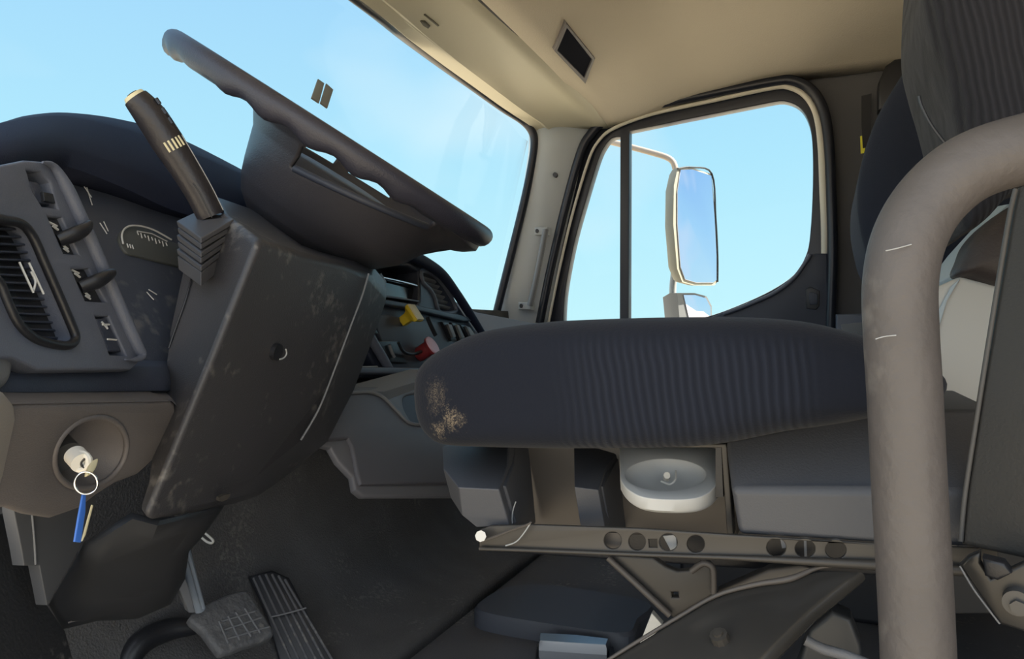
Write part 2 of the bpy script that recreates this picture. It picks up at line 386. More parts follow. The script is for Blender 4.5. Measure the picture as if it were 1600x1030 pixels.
# right front pillar cover
pc = []
for (a, b) in [((834, 176), (930, 168)), ((834, 200), (926, 203)), ((833, 230), (912, 230)), ((826, 280), (902, 280)), ((812, 340), (888, 340)), ((800, 395), (876, 395)), ((787, 450), (865, 450)), ((775, 495), (856, 500)), ((765, 540), (852, 545))]:
    A, B = PY(a[0], a[1], 1.925), PY(b[0], b[1], 1.985)
    row = [A + Vector((-.03, .05, 0)), A]
    for k in range(1, 8): t = k / 8; row.append(A.lerp(B, t) + Vector((.0, -.022 * math.sin(PI * t), 0)))
    row += [B, B + Vector((0, .04, 0))]
    pc.append(row)
link('trim_4', grid_mesh(pc[1:]), pillar, ang=60, solid=.004)['kind'] = S
link('trim_5', grid_mesh(pc[:2]), visorm, ang=60, solid=.004)['kind'] = S
# firewall, kick panel, right wall and rear wall
rows = [[Vector((x, y, z)) for y in (.14, .5, 1.0, 1.5, 2.0)] for (x, z) in [tuple(p)[:2] for p in cr_([(-.58, 0.0, 0), (-.70, .022, 0), (-.775, .085, 0), (-.815, .18, 0), (-.84, .30, 0), (-.86, .55, 0)], 6, False)]]
fw = link('wall_front', grid_mesh(rows), carpet, solid=.03, ang=80); fw['kind'] = S

doorpl = planeY(1.99)
seal_o = cr_([(850, 620), (850, 500), (876, 370), (906, 252), (922, 218), (952, 191), (1012, 170), (1112, 149), (1205, 131), (1236, 130), (1264, 143), (1282, 173), (1291, 220), (1295, 300), (1297, 400), (1293, 500), (1290, 620)], 4)
# wall panel with a real door opening
link('wall_right', plate_mesh(planeY(2.0), [(700, 900), (740, 520), (832, 480), (860, 340), (900, 200), (925, 160), (960, 140), (1200, 96), (1405, 76), (1760, 30), (1760, 1000), (700, 1000)], .03, [[(p[0], p[1]) for p in seal_o]], .0), wallm)['kind'] = S
rw = link('wall_rear', box_mesh(.60, .64, .16, 2.02, -.05, EYE + .72), wallm); rw['kind'] = S
# --- passenger door
dr = thing('door_1', '', '', (-.35, 1.99, 0)); dr['kind'] = S; del dr['label']; del dr['category']
so = [p for p in [(843, 505), (858, 430), (880, 335), (905, 245), (921, 212), (950, 187), (1012, 167), (1112, 146), (1205, 128), (1238, 126), (1267, 140), (1286, 170), (1295, 220), (1299, 300), (1301, 400), (1297, 520)]]
tube('door_seal', [PY(p[0], p[1], 1.965) for p in so], .0125, rubber, dr, segs=12)
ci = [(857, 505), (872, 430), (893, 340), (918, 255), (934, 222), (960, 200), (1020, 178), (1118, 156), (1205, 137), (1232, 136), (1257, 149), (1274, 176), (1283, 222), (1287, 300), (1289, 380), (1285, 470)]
tube('edge_highlight', [PY(p[0], p[1], 1.972) for p in ci], [.004, .004, .004, .004, .004, .005, .005, .006, .007, .007, .007, .007, .009, .010, .009, .005], cream, dr)  # bright reflection line inside the door seal, put in as a cream strip
outer = [(p.x, p.y) for p in cr_([(q[0], q[1], 0) for q in so], 4, False)]
outer = [(850, 560)] + outer + [(1300, 560)]
pane1 = [(p.x, p.y) for p in cr_([(969, 214, 0), (956, 216, 0), (945, 228, 0), (934, 252, 0), (914, 318, 0), (899, 372, 0), (888, 425, 0), (882, 465, 0), (880, 503, 0), (882, 510, 0)], 4, False)] + [(968, 510)]
pane2 = [(983, 205), (1060, 189), (1150, 171)] + [(p.x, p.y) for p in cr_([(1200, 161, 0), (1225, 158, 0), (1248, 167, 0), (1262, 187, 0), (1269, 220, 0), (1270, 290, 0), (1266, 365, 0), (1259, 400, 0), (1240, 430, 0), (1205, 454, 0), (1160, 475, 0), (1115, 492, 0), (1080, 500, 0)], 4, False)] + [(1040, 505), (982, 510)]
plate('frame', planeY(1.982), outer, .035, rubber, dr, [pane1, pane2], .003)
plate('pane', planeY(2.0), [(p[0], p[1]) for p in pane1], .004, glass, dr, bevel=0)
plate('pane', planeY(2.0), [(p[0], p[1]) for p in pane2], .004, glass, dr, bevel=0)
dc = [(1060, 515), (1115, 494), (1160, 478), (1205, 458), (1238, 434), (1256, 412), (1262, 396), (1293, 396), (1293, 440), (1312, 530), (1312, 840), (840, 840), (840, 515)]
plate('inner_panel', planeY(1.960), dc, .02, navy, dr, bevel=.004)
tube('panel_lip', [PY(p[0], p[1], 1.956) for p in [(1130, 491), (1165, 478), (1210, 458), (1240, 435), (1258, 411), (1266, 398)]], .005, slate, dr)
gr = plate('pull_cup', planeY(1.957), [(1259, 452), (1266, 448), (1281, 455), (1280, 478), (1275, 484), (1260, 482)], .004, black, dr, bevel=.001)
plate('cup_insert', planeY(1.9525), [(1264, 458), (1268, 456), (1278, 460), (1277, 476), (1265, 476)], .003, navy, gr, bevel=.001)

# small shelf below the wall, behind the door
lb = link('trim_6', plate_mesh(planeY(1.90), [(1306, 491), (1420, 489), (1420, 600), (1306, 600)], .09, (), .006), slate); lb['kind'] = S
plate('trim_7', planeY(1.895), [(1314, 507), (1352, 503), (1380, 505), (1380, 540), (1318, 540)], .01, grey, bevel=.002)['kind'] = S
tube('trim_8', [PY(px, py, 1.985) for px, py in ((1228, 118), (1300, 106), (1360, 95), (1420, 84))], .0022, black)['kind'] = S

# --- assist handle on the pillar
ah = thing('assist_handle', 'slim grey grab handle screwed to the pale pillar beside the door window', 'grab handle', PY(828, 420, 1.93))
tube('grip', [PY(px, py, 1.89) for px, py in ((853, 358), (845, 400), (836, 445), (828, 478))], .0085, grey, ah)
for q in [(847, 361), (822, 478)]:
    f = plate('mounting_foot', planeY(1.898), [(q[0] - 12, q[1] - 6), (q[0] + 8, q[1] - 6), (q[0] + 8, q[1] + 6), (q[0] - 12, q[1] + 6)], .03, lgrey, ah, bevel=.003)
    link('screw', plate_mesh(planeY(1.896), ell(q[0] - 8, q[1], 2.6, 3.4, 12), .006), black, f)
sc_ = link('screw', plate_mesh(planeY(1.896), ell(867, 273, 3.2, 4, 14), .01), black); tag(sc_, 'small black screw hole plug high on the pale pillar', 'screw')

# --- overhead speaker and clips
def ceil_hit(px, py):
    r = ray(px, py); t = 1.0
    while t < 3:
        q = CAM + r * t; u = (q.y - 1.06) / .94; zc = croof(q.x); zs = EYE + .585 + .07 * min(1, max(0, (q.x + .57) / .45))
        if abs(u) > 1 or q.z + .031 > zs + (zc - zs) * (1 - abs(u) ** 3.4): return t
        t += .002
    return t
sp_pl = pln((868, 62, ceil_hit(868, 62) - .006), (926, 90, ceil_hit(926, 90) - .006), (905, 125, ceil_hit(905, 125) - .006))
spk = thing('overhead_vent', 'dark square recessed vent in the beige ceiling above the door window', 'vent', sp_pl(895, 80))
plate('frame', sp_pl, [(882, 31), (928, 88), (913, 128), (864, 76)], .02, taupe, spk, [[(884, 40), (923, 90), (911, 118), (869, 75)]], .002, off=.007)
plate('screen', sp_pl, [(883, 36), (926, 90), (912, 122), (866, 75)], .006, mat('vent_screen', (.010, .012, .020), .95, spec=.1), spk, bevel=0, off=.003)
ck = thing('visor_clip', 'tiny dark plastic clip on the beige panel over the windshield', 'clip', PZ(665, 38, EYE + .56))
def shelf_hit(px, py):
    r = ray(px, py); t = 1.0
    while t < 2.5:
        q = CAM + r * t; a_, b_ = hfront(q.y), hrear(q.y); k = (q.x - a_.x) / (b_.x - a_.x)
        if q.z > a_.z + (b_.z - a_.z) * min(1, max(0, k)) - .003: return t
        t += .001
    return t
vcl = pln(*[(px, py, shelf_hit(px, py) - .004) for px, py in ((650, 25), (700, 60), (690, 20))])
olive = mat('dark_olive_plastic', (.07, .06, .03), .5)
plate('hook', vcl, [(655, 31), (664, 32), (672, 40), (669, 44), (661, 39)], .006, olive, ck, bevel=.001, off=.002)
plate('slot', vcl, [(662, 23), (664, 22), (686, 40), (684, 41)], .004, olive, ck, bevel=.0003, off=.001)

# --- sensor pad on the windshield
sn = thing('windshield_tag', 'small taupe two-part tag stuck on the windshield above the steering wheel', 'tag', D(505, 145, 1.32))
spn = pln((490, 130, 1.33), (520, 140, 1.36), (500, 165, 1.31))
plate('left_strip', spn, [(497, 123), (507, 130), (499, 160), (487, 152)], .004, patch, sn, bevel=.0006)
plate('right_strip', spn, [(510, 130), (521, 140), (512, 168), (501, 160)], .004, patch, sn, bevel=.0006)

# ------------------------------------------------------------------ passenger-side mirror outside
mr_ = thing('door_mirror', 'tall tan-backed truck mirror outside the door window with a small second mirror under it', 'mirror', PY(1056, 500, 2.35))
tube('upper_arm', [PY(880, 200, 2.03)] + [PY(px, py, 2.36) for px, py in ((930, 216), (975, 227), (1020, 239), (1042, 246), (1052, 254), (1056, 268))], .0095, mat('tan_painted_tube', (.42, .34, .27), .45), mr_)
tube('post', [PY(px, py, 2.37) for px, py in ((1057, 400), (1052, 440), (1051, 470), (1051, 560), (1048, 600))] + [PY(1040, 640, 2.2), PY(1035, 650, 2.03)], .011, lgrey, mr_)
mpl = pln((1058, 350, 2.20), (1118, 350, 2.33), (1085, 262, 2.278))
hs = [(1059, 262), (1080, 262), (1112, 272), (1118, 340), (1121, 400), (1121, 441), (1116, 446), (1084, 446), (1066, 441), (1058, 420), (1052, 350), (1053, 290)]
r0 = [mpl(p[0], p[1]) for p in hs]; c0 = sum(r0, Vector()) / len(r0); bk = (-mpl.n)
rings = [r0] + [[c0 + (p - c0) * s - mpl.n * d - _r * sh for p in r0] for s, d, sh in ((1.0, .006, .001), (.98, .018, .004), (.92, .03, .006), (.72, .042, .006))]
loft('housing', rings, mat('tan_mirror_shell', (.40, .37, .29), .5), mr_)
gl_ = plate('mirror_glass', mpl, [(1062, 266), (1080, 265), (1110, 275), (1115, 340), (1118, 400), (1118, 438), (1113, 442), (1086, 442), (1069, 437), (1062, 418), (1057, 350), (1057, 300)], .004, mirror, mr_, bevel=.0005, off=.004)
tube('rim', [mpl(px, py, .003) for px, py in ((1058, 264), (1080, 262), (1111, 272), (1117, 340), (1120, 400), (1120, 441))], .0028, black, mr_)
mp2 = pln((1062, 480, 2.24), (1112, 480, 2.34), (1085, 458, 2.28))
h2 = [(1058, 458), (1085, 458), (1104, 463), (1112, 478), (1113, 560), (1070, 560), (1062, 500)]
r0 = [mp2(p[0], p[1]) for p in h2]; c0 = sum(r0, Vector()) / len(r0)
loft('lower_housing', [r0] + [[c0 + (p - c0) * s - mp2.n * d for p in r0] for s, d in ((.98, .03), (.8, .07))], grey, mr_)
plate('lower_mirror_glass', mp2, [(1067, 461), (1085, 461), (1102, 466), (1109, 480), (1110, 556), (1080, 556), (1076, 500)], .004, mirror, mr_, bevel=.0005, off=.003)

# ------------------------------------------------------------------ dashboard
db = thing('dashboard', 'dark navy truck dashboard with air vent, switches and centre stack behind the steering wheel', 'dashboard', (-.7, .9, .4))
# hood over the cluster: front lip, crown, and the slope towards the windshield
lip = [(-90, 285, .50), (0, 272, .56), (60, 262, .63), (110, 262, .70), (190, 292, .78), (290, 335, .88), (400, 352, 1.02), (520, 360, 1.15)]
mid = [(-90, 235, .52), (0, 222, .58), (60, 212, .65), (110, 212, .73), (190, 235, .82), (290, 270, .92), (400, 305, 1.05), (520, 330, 1.2)]
top = [(-90, 215, .60), (0, 192, .66), (45, 180, .73), (105, 176, .80), (185, 186, .89), (262, 208, .99), (372, 262, 1.12), (520, 345, 1.3)]
LP, MP, TP = [cr_([D(*p) for p in q], 5, False) for q in (lip, mid, top)]
rows = []
for a, b, c in zip(LP, MP, TP):
    fwd = Vector((-.16, .02, 0))
    rows.append([a + Vector((-.05, 0, -.012)), a, a.lerp(b, .5) + Vector((.004, 0, .002)), b, b.lerp(c, .5) + Vector((.0, 0, .007)), c + Vector((0, 0, .0)), c + fwd * .4 + Vector((0, 0, -.008)), c + fwd + Vector((0, 0, -.05)), c + fwd * 1.8 + Vector((0, 0, -.25))])
link('cluster_hood', grid_mesh(rows), hoodm, db, ang=80, solid=.006)
# recessed instrument panel
cp = pln((110, 300, .74), (330, 330, .96), (240, 560, .72))
plate('instrument_panel', cp, [(60, 235), (300, 300), (430, 345), (430, 470), (330, 640), (235, 640), (150, 500)], .02, mat('instrument_panel_plastic', (.062, .070, .092), .35, bump=.2, bscale=700, dust=.25, dscale=70), db, bevel=.002)
lens = [(p.x, p.y) for p in cr_([(186, 385, 0), (183, 372, 0), (190, 360, 0), (205, 355, 0), (232, 362, 0), (262, 378, 0), (290, 392, 0), (290, 418, 0), (255, 413, 0), (215, 403, 0), (196, 398, 0)], 4)]
gg = plate('gauge_lens', cp, lens, .004, dialm, db, bevel=.001, off=.003)
ORGg = [cp(px, py, .006) for px, py in ((186, 386), (184, 372), (190, 361), (205, 357), (232, 363), (262, 379))]
tube('bezel', ORGg, .0010, mark, gg, segs=6)
ticks = []
for i in range(9):
    t = i / 8; x = 209 + 45 * t; y = 366 + 17 * t
    ticks.append(tube_mesh([cp(x, y, .0052), cp(x + 2, y + 5 + (i % 2) * 3, .0052)], .0006, segs=5, smooth=0))
ticks.append(tube_mesh([cp(209, 365, .0052), cp(232, 369, .0052), cp(256, 381, .0052)], .0006, segs=5, smooth=0))
nums = [tube_mesh([cp(x, y, .0052), cp(x + 2, y + 6, .0052)], .0007, segs=5, smooth=0) for x, y in ((193, 385), (197, 386), (201, 387))]
link('dial_scale', join(ticks), mark, gg)
for n_ in nums: link('dial_numeral', n_, mark, gg)
scr = [tube_mesh([cp(a, b, .002), cp(c, d, .002)], .0006, segs=5, smooth=0) for a, b, c, d in ((128, 291, 141, 310), (133, 293, 142, 322), (154, 350, 165, 367), (160, 348, 167, 363), (227, 458, 238, 470), (230, 454, 243, 462))]
for s_m in scr: link('scuff', s_m, mark, db)
# driver-side switch panel
sp_ = pln((0, 400, .47), (215, 400, .655), (100, 560, .515))
panel = [(-110, 262), (0, 258), (40, 250), (88, 254), (112, 300), (135, 355), (170, 430), (222, 562), (205, 578), (60, 578), (20, 560), (-40, 560), (-110, 540)]
vent_o = [(p.x, p.y) for p in cr_([(-30, 345, 0), (10, 345, 0), (34, 352, 0), (50, 372, 0), (66, 408, 0), (88, 458, 0), (108, 505, 0), (116, 528, 0), (106, 540, 0), (80, 538, 0), (50, 528, 0), (25, 505, 0), (8, 470, 0), (-5, 440, 0), (-30, 410, 0)], 3)]
s1 = [(75, 338), (98, 340), (125, 398), (100, 396)]
s2 = [(112, 420), (140, 420), (168, 472), (134, 470)]
s3 = [(149, 494), (171, 494), (199, 556), (172, 554)]
s0 = [(42, 266), (66, 268), (80, 285), (92, 326), (66, 322), (52, 300)]
plate('switch_panel', sp_, panel, .015, slate, db, [vent_o, s0, s1, s2, s3], .002)
plate('panel_backing', sp_, [(-100, 255), (90, 262), (215, 562), (-100, 570)], .006, black, db, bevel=0, off=-.013)
tube('panel_ridge', [sp_(px, py, .003) for px, py in ((60, 255), (78, 262), (98, 295), (120, 342), (150, 410), (180, 478), (208, 540), (216, 556), (208, 563), (190, 563))], [.001, .003, .005, .0052, .0052, .0052, .005, .004, .003, .001], slate, db, flat=.7)
vf = tube('air_vent', [sp_(p[0], p[1], .001) for p in vent_o[::3]], .0032, black, db, closed=True, smooth=3); tag(vf, 'D-shaped black vent ring')
sl = []
for i in range(16):
    y = 352 + i * 12.2; t = max(0, (y - 352) / 185)
    x1 = 38 + 76 * t; x0 = -30 if y < 410 else -18 + (y - 410) * .52
    if x1 - x0 < 8: continue
    sl.append(plate_mesh(pln((0, 400, .475), (215, 400, .66), (100, 560, .53)), [(x0, y), (x1, y + 3), (x1 + 2, y + 6.5), (x0 + 2, y + 3.5)], .006, (), .0006, off=-.004))
link('slats', join(sl), navy, vf)
link('vanes', join([tube_mesh([sp_(a, b, .001), sp_(c, d, .001)], .0008, segs=5, smooth=0) for a, b, c, d in ((28, 410, 50, 458), (43, 411, 66, 460))] + [tube_mesh([sp_(46, 425, .001), sp_(53, 440, .001), sp_(50, 455, .001)], .0008, segs=5)]), mark, vf)
def knob(name, quad, kx, ky, tx, ty):
    f = plate(name, sp_, quad, .008, black, db, bevel=.0012, off=-.004)
    pk_ = [sp_(kx - 4, ky + 8, -.004), sp_(kx + 4, ky + 2, .005), sp_(kx + 11, ky - 4, .009), sp_(tx - 6, ty + 4, .010)]
    tube('knob', pk_, [.0055, .0065, .0055, .0035], black, f, flat=.8)
    link('symbol', join([tube_mesh([sp_(kx + a, ky + b, -.003), sp_(kx + c, ky + d, -.003)], .0009, segs=5, smooth=0) for a, b, c, d in ((-20, -20, -8, -14), (-14, -14, -6, -8), (2, 16, 9, 22), (3, 21, 10, 26))]), mark, f)
knob('dimmer_switch', s1, 103, 366, 126, 350)
knob('wiper_switch', s2, 137, 440, 163, 426)
rk = plate('rocker_switch', sp_, [(153, 497), (169, 497), (193, 549), (172, 549)], .010, navy, db, bevel=.002, off=-.001)
link('symbol', join([tube_mesh([sp_(a, b, -.0005), sp_(c, d, -.0005)], .0008, segs=5, smooth=0) for a, b, c, d in ((161, 507, 172, 507), (166, 507, 169, 514), (169, 530, 183, 531), (160, 503, 168, 512))]), mark, rk)
rk0 = plate('rocker_switch', sp_, [(50, 280), (66, 283), (85, 320), (66, 317)], .010, navy, db, bevel=.003, off=-.002)
plate('rocker_lens', sp_, [(67, 300), (82, 303), (86, 318), (69, 314)], .003, black, rk0, bevel=.0005, off=.0005)
# rolled lower lip and pale end cap
lpn = pln((0, 600, .462), (270, 600, .665), (100, 640, .54))
def vband(pts, prof, name, m, par, **k):
    rows = []
    for (px, py, d) in pts:
        p = D(px, py, d); rows.append([p + Vector((a, 0, b)) for a, b in prof])
    return link(name, grid_mesh(rows), m, par, **k)
ll = cr_([D(-110, 575, .44), D(0, 575, .482), D(100, 577, .545), D(215, 577, .645), D(250, 577, .68), D(262, 574, .72)], 4, False)
hh = cr_([D(-110, 613, .43), D(0, 612, .467), D(100, 612, .528), D(215, 611, .625), D(262, 610, .675), D(268, 606, .72)], 4, False)
rows = []
for a, b in zip(ll, hh):
    n = Vector((.55, -.5, 0)).normalized()
    rows.append([a - n * .03 + Vector((0, 0, .004)), a - n * .004, a + n * .004, a.lerp(b, .3) + n * .008, a.lerp(b, .6) + n * .007, a.lerp(b, .9) + n * .001, b - n * .012, b - n * .05])
link('lower_lip', grid_mesh(rows), navy, db, ang=70, solid=.003)
plate('end_cap', pln((0, 560, .455), (30, 560, .478), (0, 610, .452)), [(p.x, p.y) for p in cr_([(-120, 470, 0), (-8, 470, 0), (2, 500, 0), (17, 540, 0), (26, 565, 0), (23, 590, 0), (12, 608, 0), (-20, 612, 0), (-120, 612, 0)], 3)], .03, grey, db, bevel=.008)
# knee panel with the ignition pocket
kp = pln((0, 700, .455), (270, 650, .655), (100, 790, .545))
kn = [(-120, 633), (30, 631), (268, 626), (275, 632), (276, 642), (268, 680), (256, 706), (236, 724), (214, 744), (180, 757), (150, 776), (125, 796), (80, 812), (40, 806), (10, 795), (-120, 800)]
pock = ell(143, 708, 62, 50, 40, -.75)
plate('knee_panel', kp, kn, .055, taupe, db, [pock], .004)
kA = [kp(-120, 634), kp(30, 632), kp(268, 627), kp(276, 634)]; bk_ = Vector((-.022, .012, .006))
kB = [D(-120, 612, .475), D(30, 613, .498), D(258, 611, .685), D(272, 619, .70)]
link('knee_panel_top', raw(kA + kB, [(0, 1, 5, 4), (1, 2, 6, 5), (2, 3, 7, 6)]), taupe, db)
tube('pocket_rim', [kp(p[0], p[1], -.001) for p in pock[::2]], .0022, taupe, db, closed=True, smooth=2)
plate('knee_panel_wing', pln((0, 700, .437), (30, 640, .450), (-20, 790, .455)), [(-140, 614), (14, 614), (27, 630), (29, 650), (20, 690), (8, 745), (0, 790), (-140, 800)], .018, ltaupe, db, bevel=.006)
c = kp(140, 712); rings = []
for s, dz, ox, oy in ((1.05, -.006, 0, 0), (1.0, -.003, 0, 0), (.92, -.008, -1, 1), (.80, -.016, -4, 3), (.60, -.025, -9, 7), (.34, -.030, -14, 10)):
    rings.append([kp(x, y, dz) for x, y in [(143 + ox + (q[0] - 143) * s, 708 + oy + (q[1] - 708) * s) for q in pock]])
link('ignition_pocket', loft_mesh(rings, False), taupe, db, ang=60); 
link('pocket_floor', loft_mesh([rings[-1], [v - kp.n * .004 for v in rings[-1]]]), taupe, db)
a = kp(129, 716, -.030)
link('ignition_bezel', cyl_mesh(a, a + (kp.n + Vector((.0, -.3, 0))).normalized() * .024, .0145, .0115), mat('lock_bezel', (.06, .06, .06), .5), db)
ax = (kp.n + Vector((.0, -.5, 0))).normalized(); a = D(125, 720, .486)
lk = link('ignition_lock', join([cyl_mesh(a + ax * .003, a - ax * .008, .0068), tube_mesh([a + ax * .001 + _r * .0055 * math.cos(t) + Vector((0, 0, .0055 * math.sin(t))) for t in [2 * PI * i / 16 for i in range(16)]], .0022, closed=True, smooth=0, segs=8)]), white, db); tag(lk, 'bright white ignition lock barrel')
link('key_slot', tube_mesh([a + ax * .0036 + _r * .0010 * k + Vector((0, 0, .0032 * s_)) for k, s_ in ((2.2, 1), (-.5, .3), (-.5, -.4), (1.6, -1))], .0008, segs=6), black, lk)
# support column under the knee panel
plate('support_bracket', pln((40, 820, .60), (130, 800, .66), (75, 930, .62)), [(22, 780), (150, 770), (150, 790), (127, 850), (112, 880), (74, 946), (62, 884), (38, 884), (34, 860), (22, 800)], .012, mat('painted_bracket_grey', (.085, .088, .095), .5), db, bevel=.001)
tube('bracket_seam', [pln((40, 820, .60), (130, 800, .66), (75, 930, .62))(px, py, .001) for px, py in ((48, 800), (52, 845), (54, 882))], .0009, grey, db)
# centre stack
G = pln((520, 500, 1.18), (750, 500, 1.74), (600, 590, 1.30))
gout = [(540, 398)] + [(p.x, p.y) for p in cr_([(600, 395, 0), (628, 400, 0), (655, 411, 0), (680, 428, 0), (702, 456, 0), (722, 485, 0), (738, 508, 0), (752, 530, 0), (760, 560, 0)], 3, False)] + [(760, 590), (500, 590), (500, 480)]
rec = [(566, 418), (575, 410), (640, 416), (655, 424), (656, 470), (650, 478), (600, 466), (585, 462)]
vq = [(p.x, p.y) for p in cr_([(658, 424, 0), (672, 427, 0), (688, 440, 0), (704, 464, 0), (712, 485, 0), (700, 489, 0), (684, 486, 0), (676, 458, 0), (660, 442, 0)], 3)]
binh = [(566, 505), (592, 574), (524, 574), (548, 512)]
plate('centre_stack', G, gout, .10, navy, db, [rec, vq, [(556, 512), (588, 574), (526, 574), (546, 520)]], .006)
plate('stack_backing', G, [(520, 405), (640, 400), (720, 500), (600, 585), (510, 585)], .01, black, db, bevel=0, off=-.05)
tube('stack_hood', [G(px, py, .012) for px, py in ((560, 402), (600, 396), (628, 400), (656, 412), (682, 430), (704, 458), (724, 488), (746, 522))], [.010, .012, .012, .012, .011, .010, .010, .008], hoodm, db)
dg_ = plate('radio_display', G, [(582, 424), (658, 444), (652, 470), (600, 460)], .01, gloss, db, bevel=.001, off=-.014)
tube('display_edge', [G(px, py, -.006) for px, py in ((586, 430), (620, 437), (652, 445), (668, 452))], .0028, steel, dg_)
tube('display_sill', [G(px, py, -.004) for px, py in ((602, 462), (640, 468), (676, 474))], .0022, slate, dg_)
v2 = tube('air_vent', [G(p[0], p[1], .001) for p in vq[::2]], .0045, slate, db, closed=True, smooth=2)
link('slats', join([tube_mesh([G(662 + i * 4.5, 432 + i * 8.5, -.012), G(688 + i * 4.2, 440 + i * 8.2, -.012)], .0055, segs=8, smooth=0, flat=.35) for i in range(6)]), grey, v2)
plate('stack_divider', G, [(562, 468), (566, 464), (640, 477), (724, 496), (730, 503), (718, 504), (640, 486), (566, 474)], .014, navy, db, bevel=.003, off=.012)
plate('stack_fascia', G, [(600, 492), (640, 500), (728, 510), (752, 545), (752, 580), (612, 580), (588, 520), (578, 496)], .012, mat('fascia_plastic', (.075, .082, .10), .5), db, bevel=.002, off=.005)
tube('bin_edge', [G(px, py, .010) for px, py in ((556, 498), (572, 530), (590, 560), (602, 582))], .0085, slate, db)
link('bin_slats', join([tube_mesh([G(540 - i * 4, 530 + i * 14, -.02), G(575 + i * 6, 530 + i * 14, -.02)], .004, segs=8, smooth=0) for i in range(3)]), navy, db)
tube('bin_sill', [G(px, py, .004) for px, py in ((522, 573), (555, 574.5), (586, 574))], .0022, lgrey, db)
for q in ([(683, 504), (693, 505), (706, 532), (698, 534)], [(697, 505), (704, 506), (720, 533), (712, 535)], [(711, 508), (722, 510), (738, 528), (726, 532)]):
    f = plate('toggle_switch', G, q, .012, black, db, bevel=.002, off=.012)
    cx = sum(p[0] for p in q) / 4; cy = sum(p[1] for p in q) / 4
    plate('toggle_cap', G, [(cx + (p[0] - cx) * .55, cy + (p[1] - cy) * .7) for p in q], .006, grey, f, bevel=.001, off=.018)
plate('socket_plate', G, [(581, 534), (612, 534), (628, 569), (594, 567)], .008, black, db, bevel=.002, off=.012)
tube('socket_catch', [G(px, py, .016) for px, py in ((596, 541), (600, 552), (604, 560))], .003, grey, db)
tube('dash_cable', [G(px, py, .022) for px, py in ((606, 538), (614, 552), (628, 556), (642, 552))], .003, black, db)
plate('lower_rail', G, [(516, 576), (600, 576), (664, 577), (664, 587), (516, 586)], .02, slate, db, bevel=.003, off=.02)
plate('stowage_recess', pln((520, 590, 1.2), (680, 590, 1.5), (600, 610, 1.3)), [(500, 586), (700, 587), (700, 606), (490, 608)], .02, black, db, bevel=.001)
plate('display_bracket', G, [(590, 432), (596, 426), (604, 440), (602, 452)], .01, slate, db, bevel=.001, off=0)
plate('rocker_switch', G, [(561, 490), (568, 490), (586, 522), (580, 524)], .01, black, db, bevel=.002, off=.008)
# push-pull air brake knobs
AXk = Vector((1.0, -.22, .05)).normalized()
def rings_of(base, ax, prof, n, up=Vector((0, 0, 1)), flat=None):
    u = ax.cross(up).normalized(); v = u.cross(ax); out = []
    for (d, r) in prof:
        out.append([base + ax * d + (u * math.cos(2 * PI * i / n + (PI / 4 if n == 4 else 0)) + v * math.sin(2 * PI * i / n + (PI / 4 if n == 4 else 0))) * r for i in range(n)])
    return out
b0 = G(625, 504, .004); tip = D(651, 487, (b0 - CAM).dot(_f) - .006); axy = tip - b0; L = axy.length; axy.normalize()
yk = loft('parking_brake_knob', rings_of(b0, axy, [(0, .0125), (L * .42, .013), (L * .55, .015), (L * .74, .0245), (L * .92, .0255)], 4), yellow, db, ang=30, bevel=.0015); tag(yk, 'yellow square brake knob')
loft('knob_face', rings_of(b0, axy, [(L * .92, .0248), (L * 1.0, .024), (L * 1.03, .018)], 4), creamk, yk, bevel=.001)
b1 = G(650, 556, .004); tip = D(677, 539, (b1 - CAM).dot(_f) - .010); axr = tip - b1; L = axr.length; axr.normalize()
rkn = loft('trailer_brake_knob', rings_of(b1, axr, [(0, .0135), (L * .1, .0145), (L * .74, .0145), (L * .82, .019), (L * .93, .020)], 20), red, db); tag(rkn, 'red round brake knob')
loft('knob_face', rings_of(b1, axr, [(L * .93, .0195), (L * 1.0, .019), (L * 1.03, .014)], 20), pink, rkn)
tube('knob_link', [G(px, py, .035) for px, py in ((643, 500), (648, 512), (656, 528))], .0045, black, db, flat=.6)
# passenger end of the dash top
plate('passenger_dash_top', pln((720, 480, 1.75), (860, 505, 1.98), (780, 540, 1.72)), [(700, 462), (727, 480), (745, 487), (800, 497), (856, 508), (858, 560), (760, 560), (736, 508)], .05, grey, db, bevel=.006)
# lower console
N_ = pln((500, 650, 1.02), (700, 650, 1.32), (600, 770, 1.06))
cup = [(640, 618), (660, 617), (700, 620), (700, 664), (648, 664), (636, 655), (629, 635)]
cup = [(p.x, p.y) for p in cr_([(632, 640, 0), (630, 625, 0), (638, 618, 0), (660, 616, 0), (690, 618, 0), (700, 640, 0), (690, 664, 0), (655, 665, 0), (643, 658, 0)], 3)]
plate('lower_console', N_, [(508, 606), (600, 603), (760, 603), (760, 776), (568, 776), (556, 766), (552, 745), (530, 722), (518, 700), (494, 693), (480, 684), (500, 630)], .012, mat('console_edge_plastic', (.150, .150, .165), .5), db, [cup], .004)
link('console_body', facets([(512, 612, 1.08), (600, 612, 1.17), (740, 612, 1.5), (740, 766, 1.5), (575, 766, 1.12), (550, 722, 1.09), (500, 686, 1.05)], [(0, 1, 2, 3, 4, 5, 6)], (-.01, .25, .02)), grey, db)
plate('console_front', N_, [(516, 618), (572, 616), (592, 622), (612, 642), (632, 662), (655, 668), (760, 670), (760, 757), (560, 760), (554, 742), (546, 700), (540, 688), (520, 690), (497, 692)], .010, mat('console_plastic', (.105, .105, .120), .5, bump=.2, bscale=700), db, bevel=.004, off=.006)
link('cup_well', loft_mesh([[N_(640 + (p[0] - 640) * s, 640 + (p[1] - 640) * s, o_) for p in cup] for s, o_ in ((1, -.002), (.98, -.05), (.9, -.08))], True), navy, db)
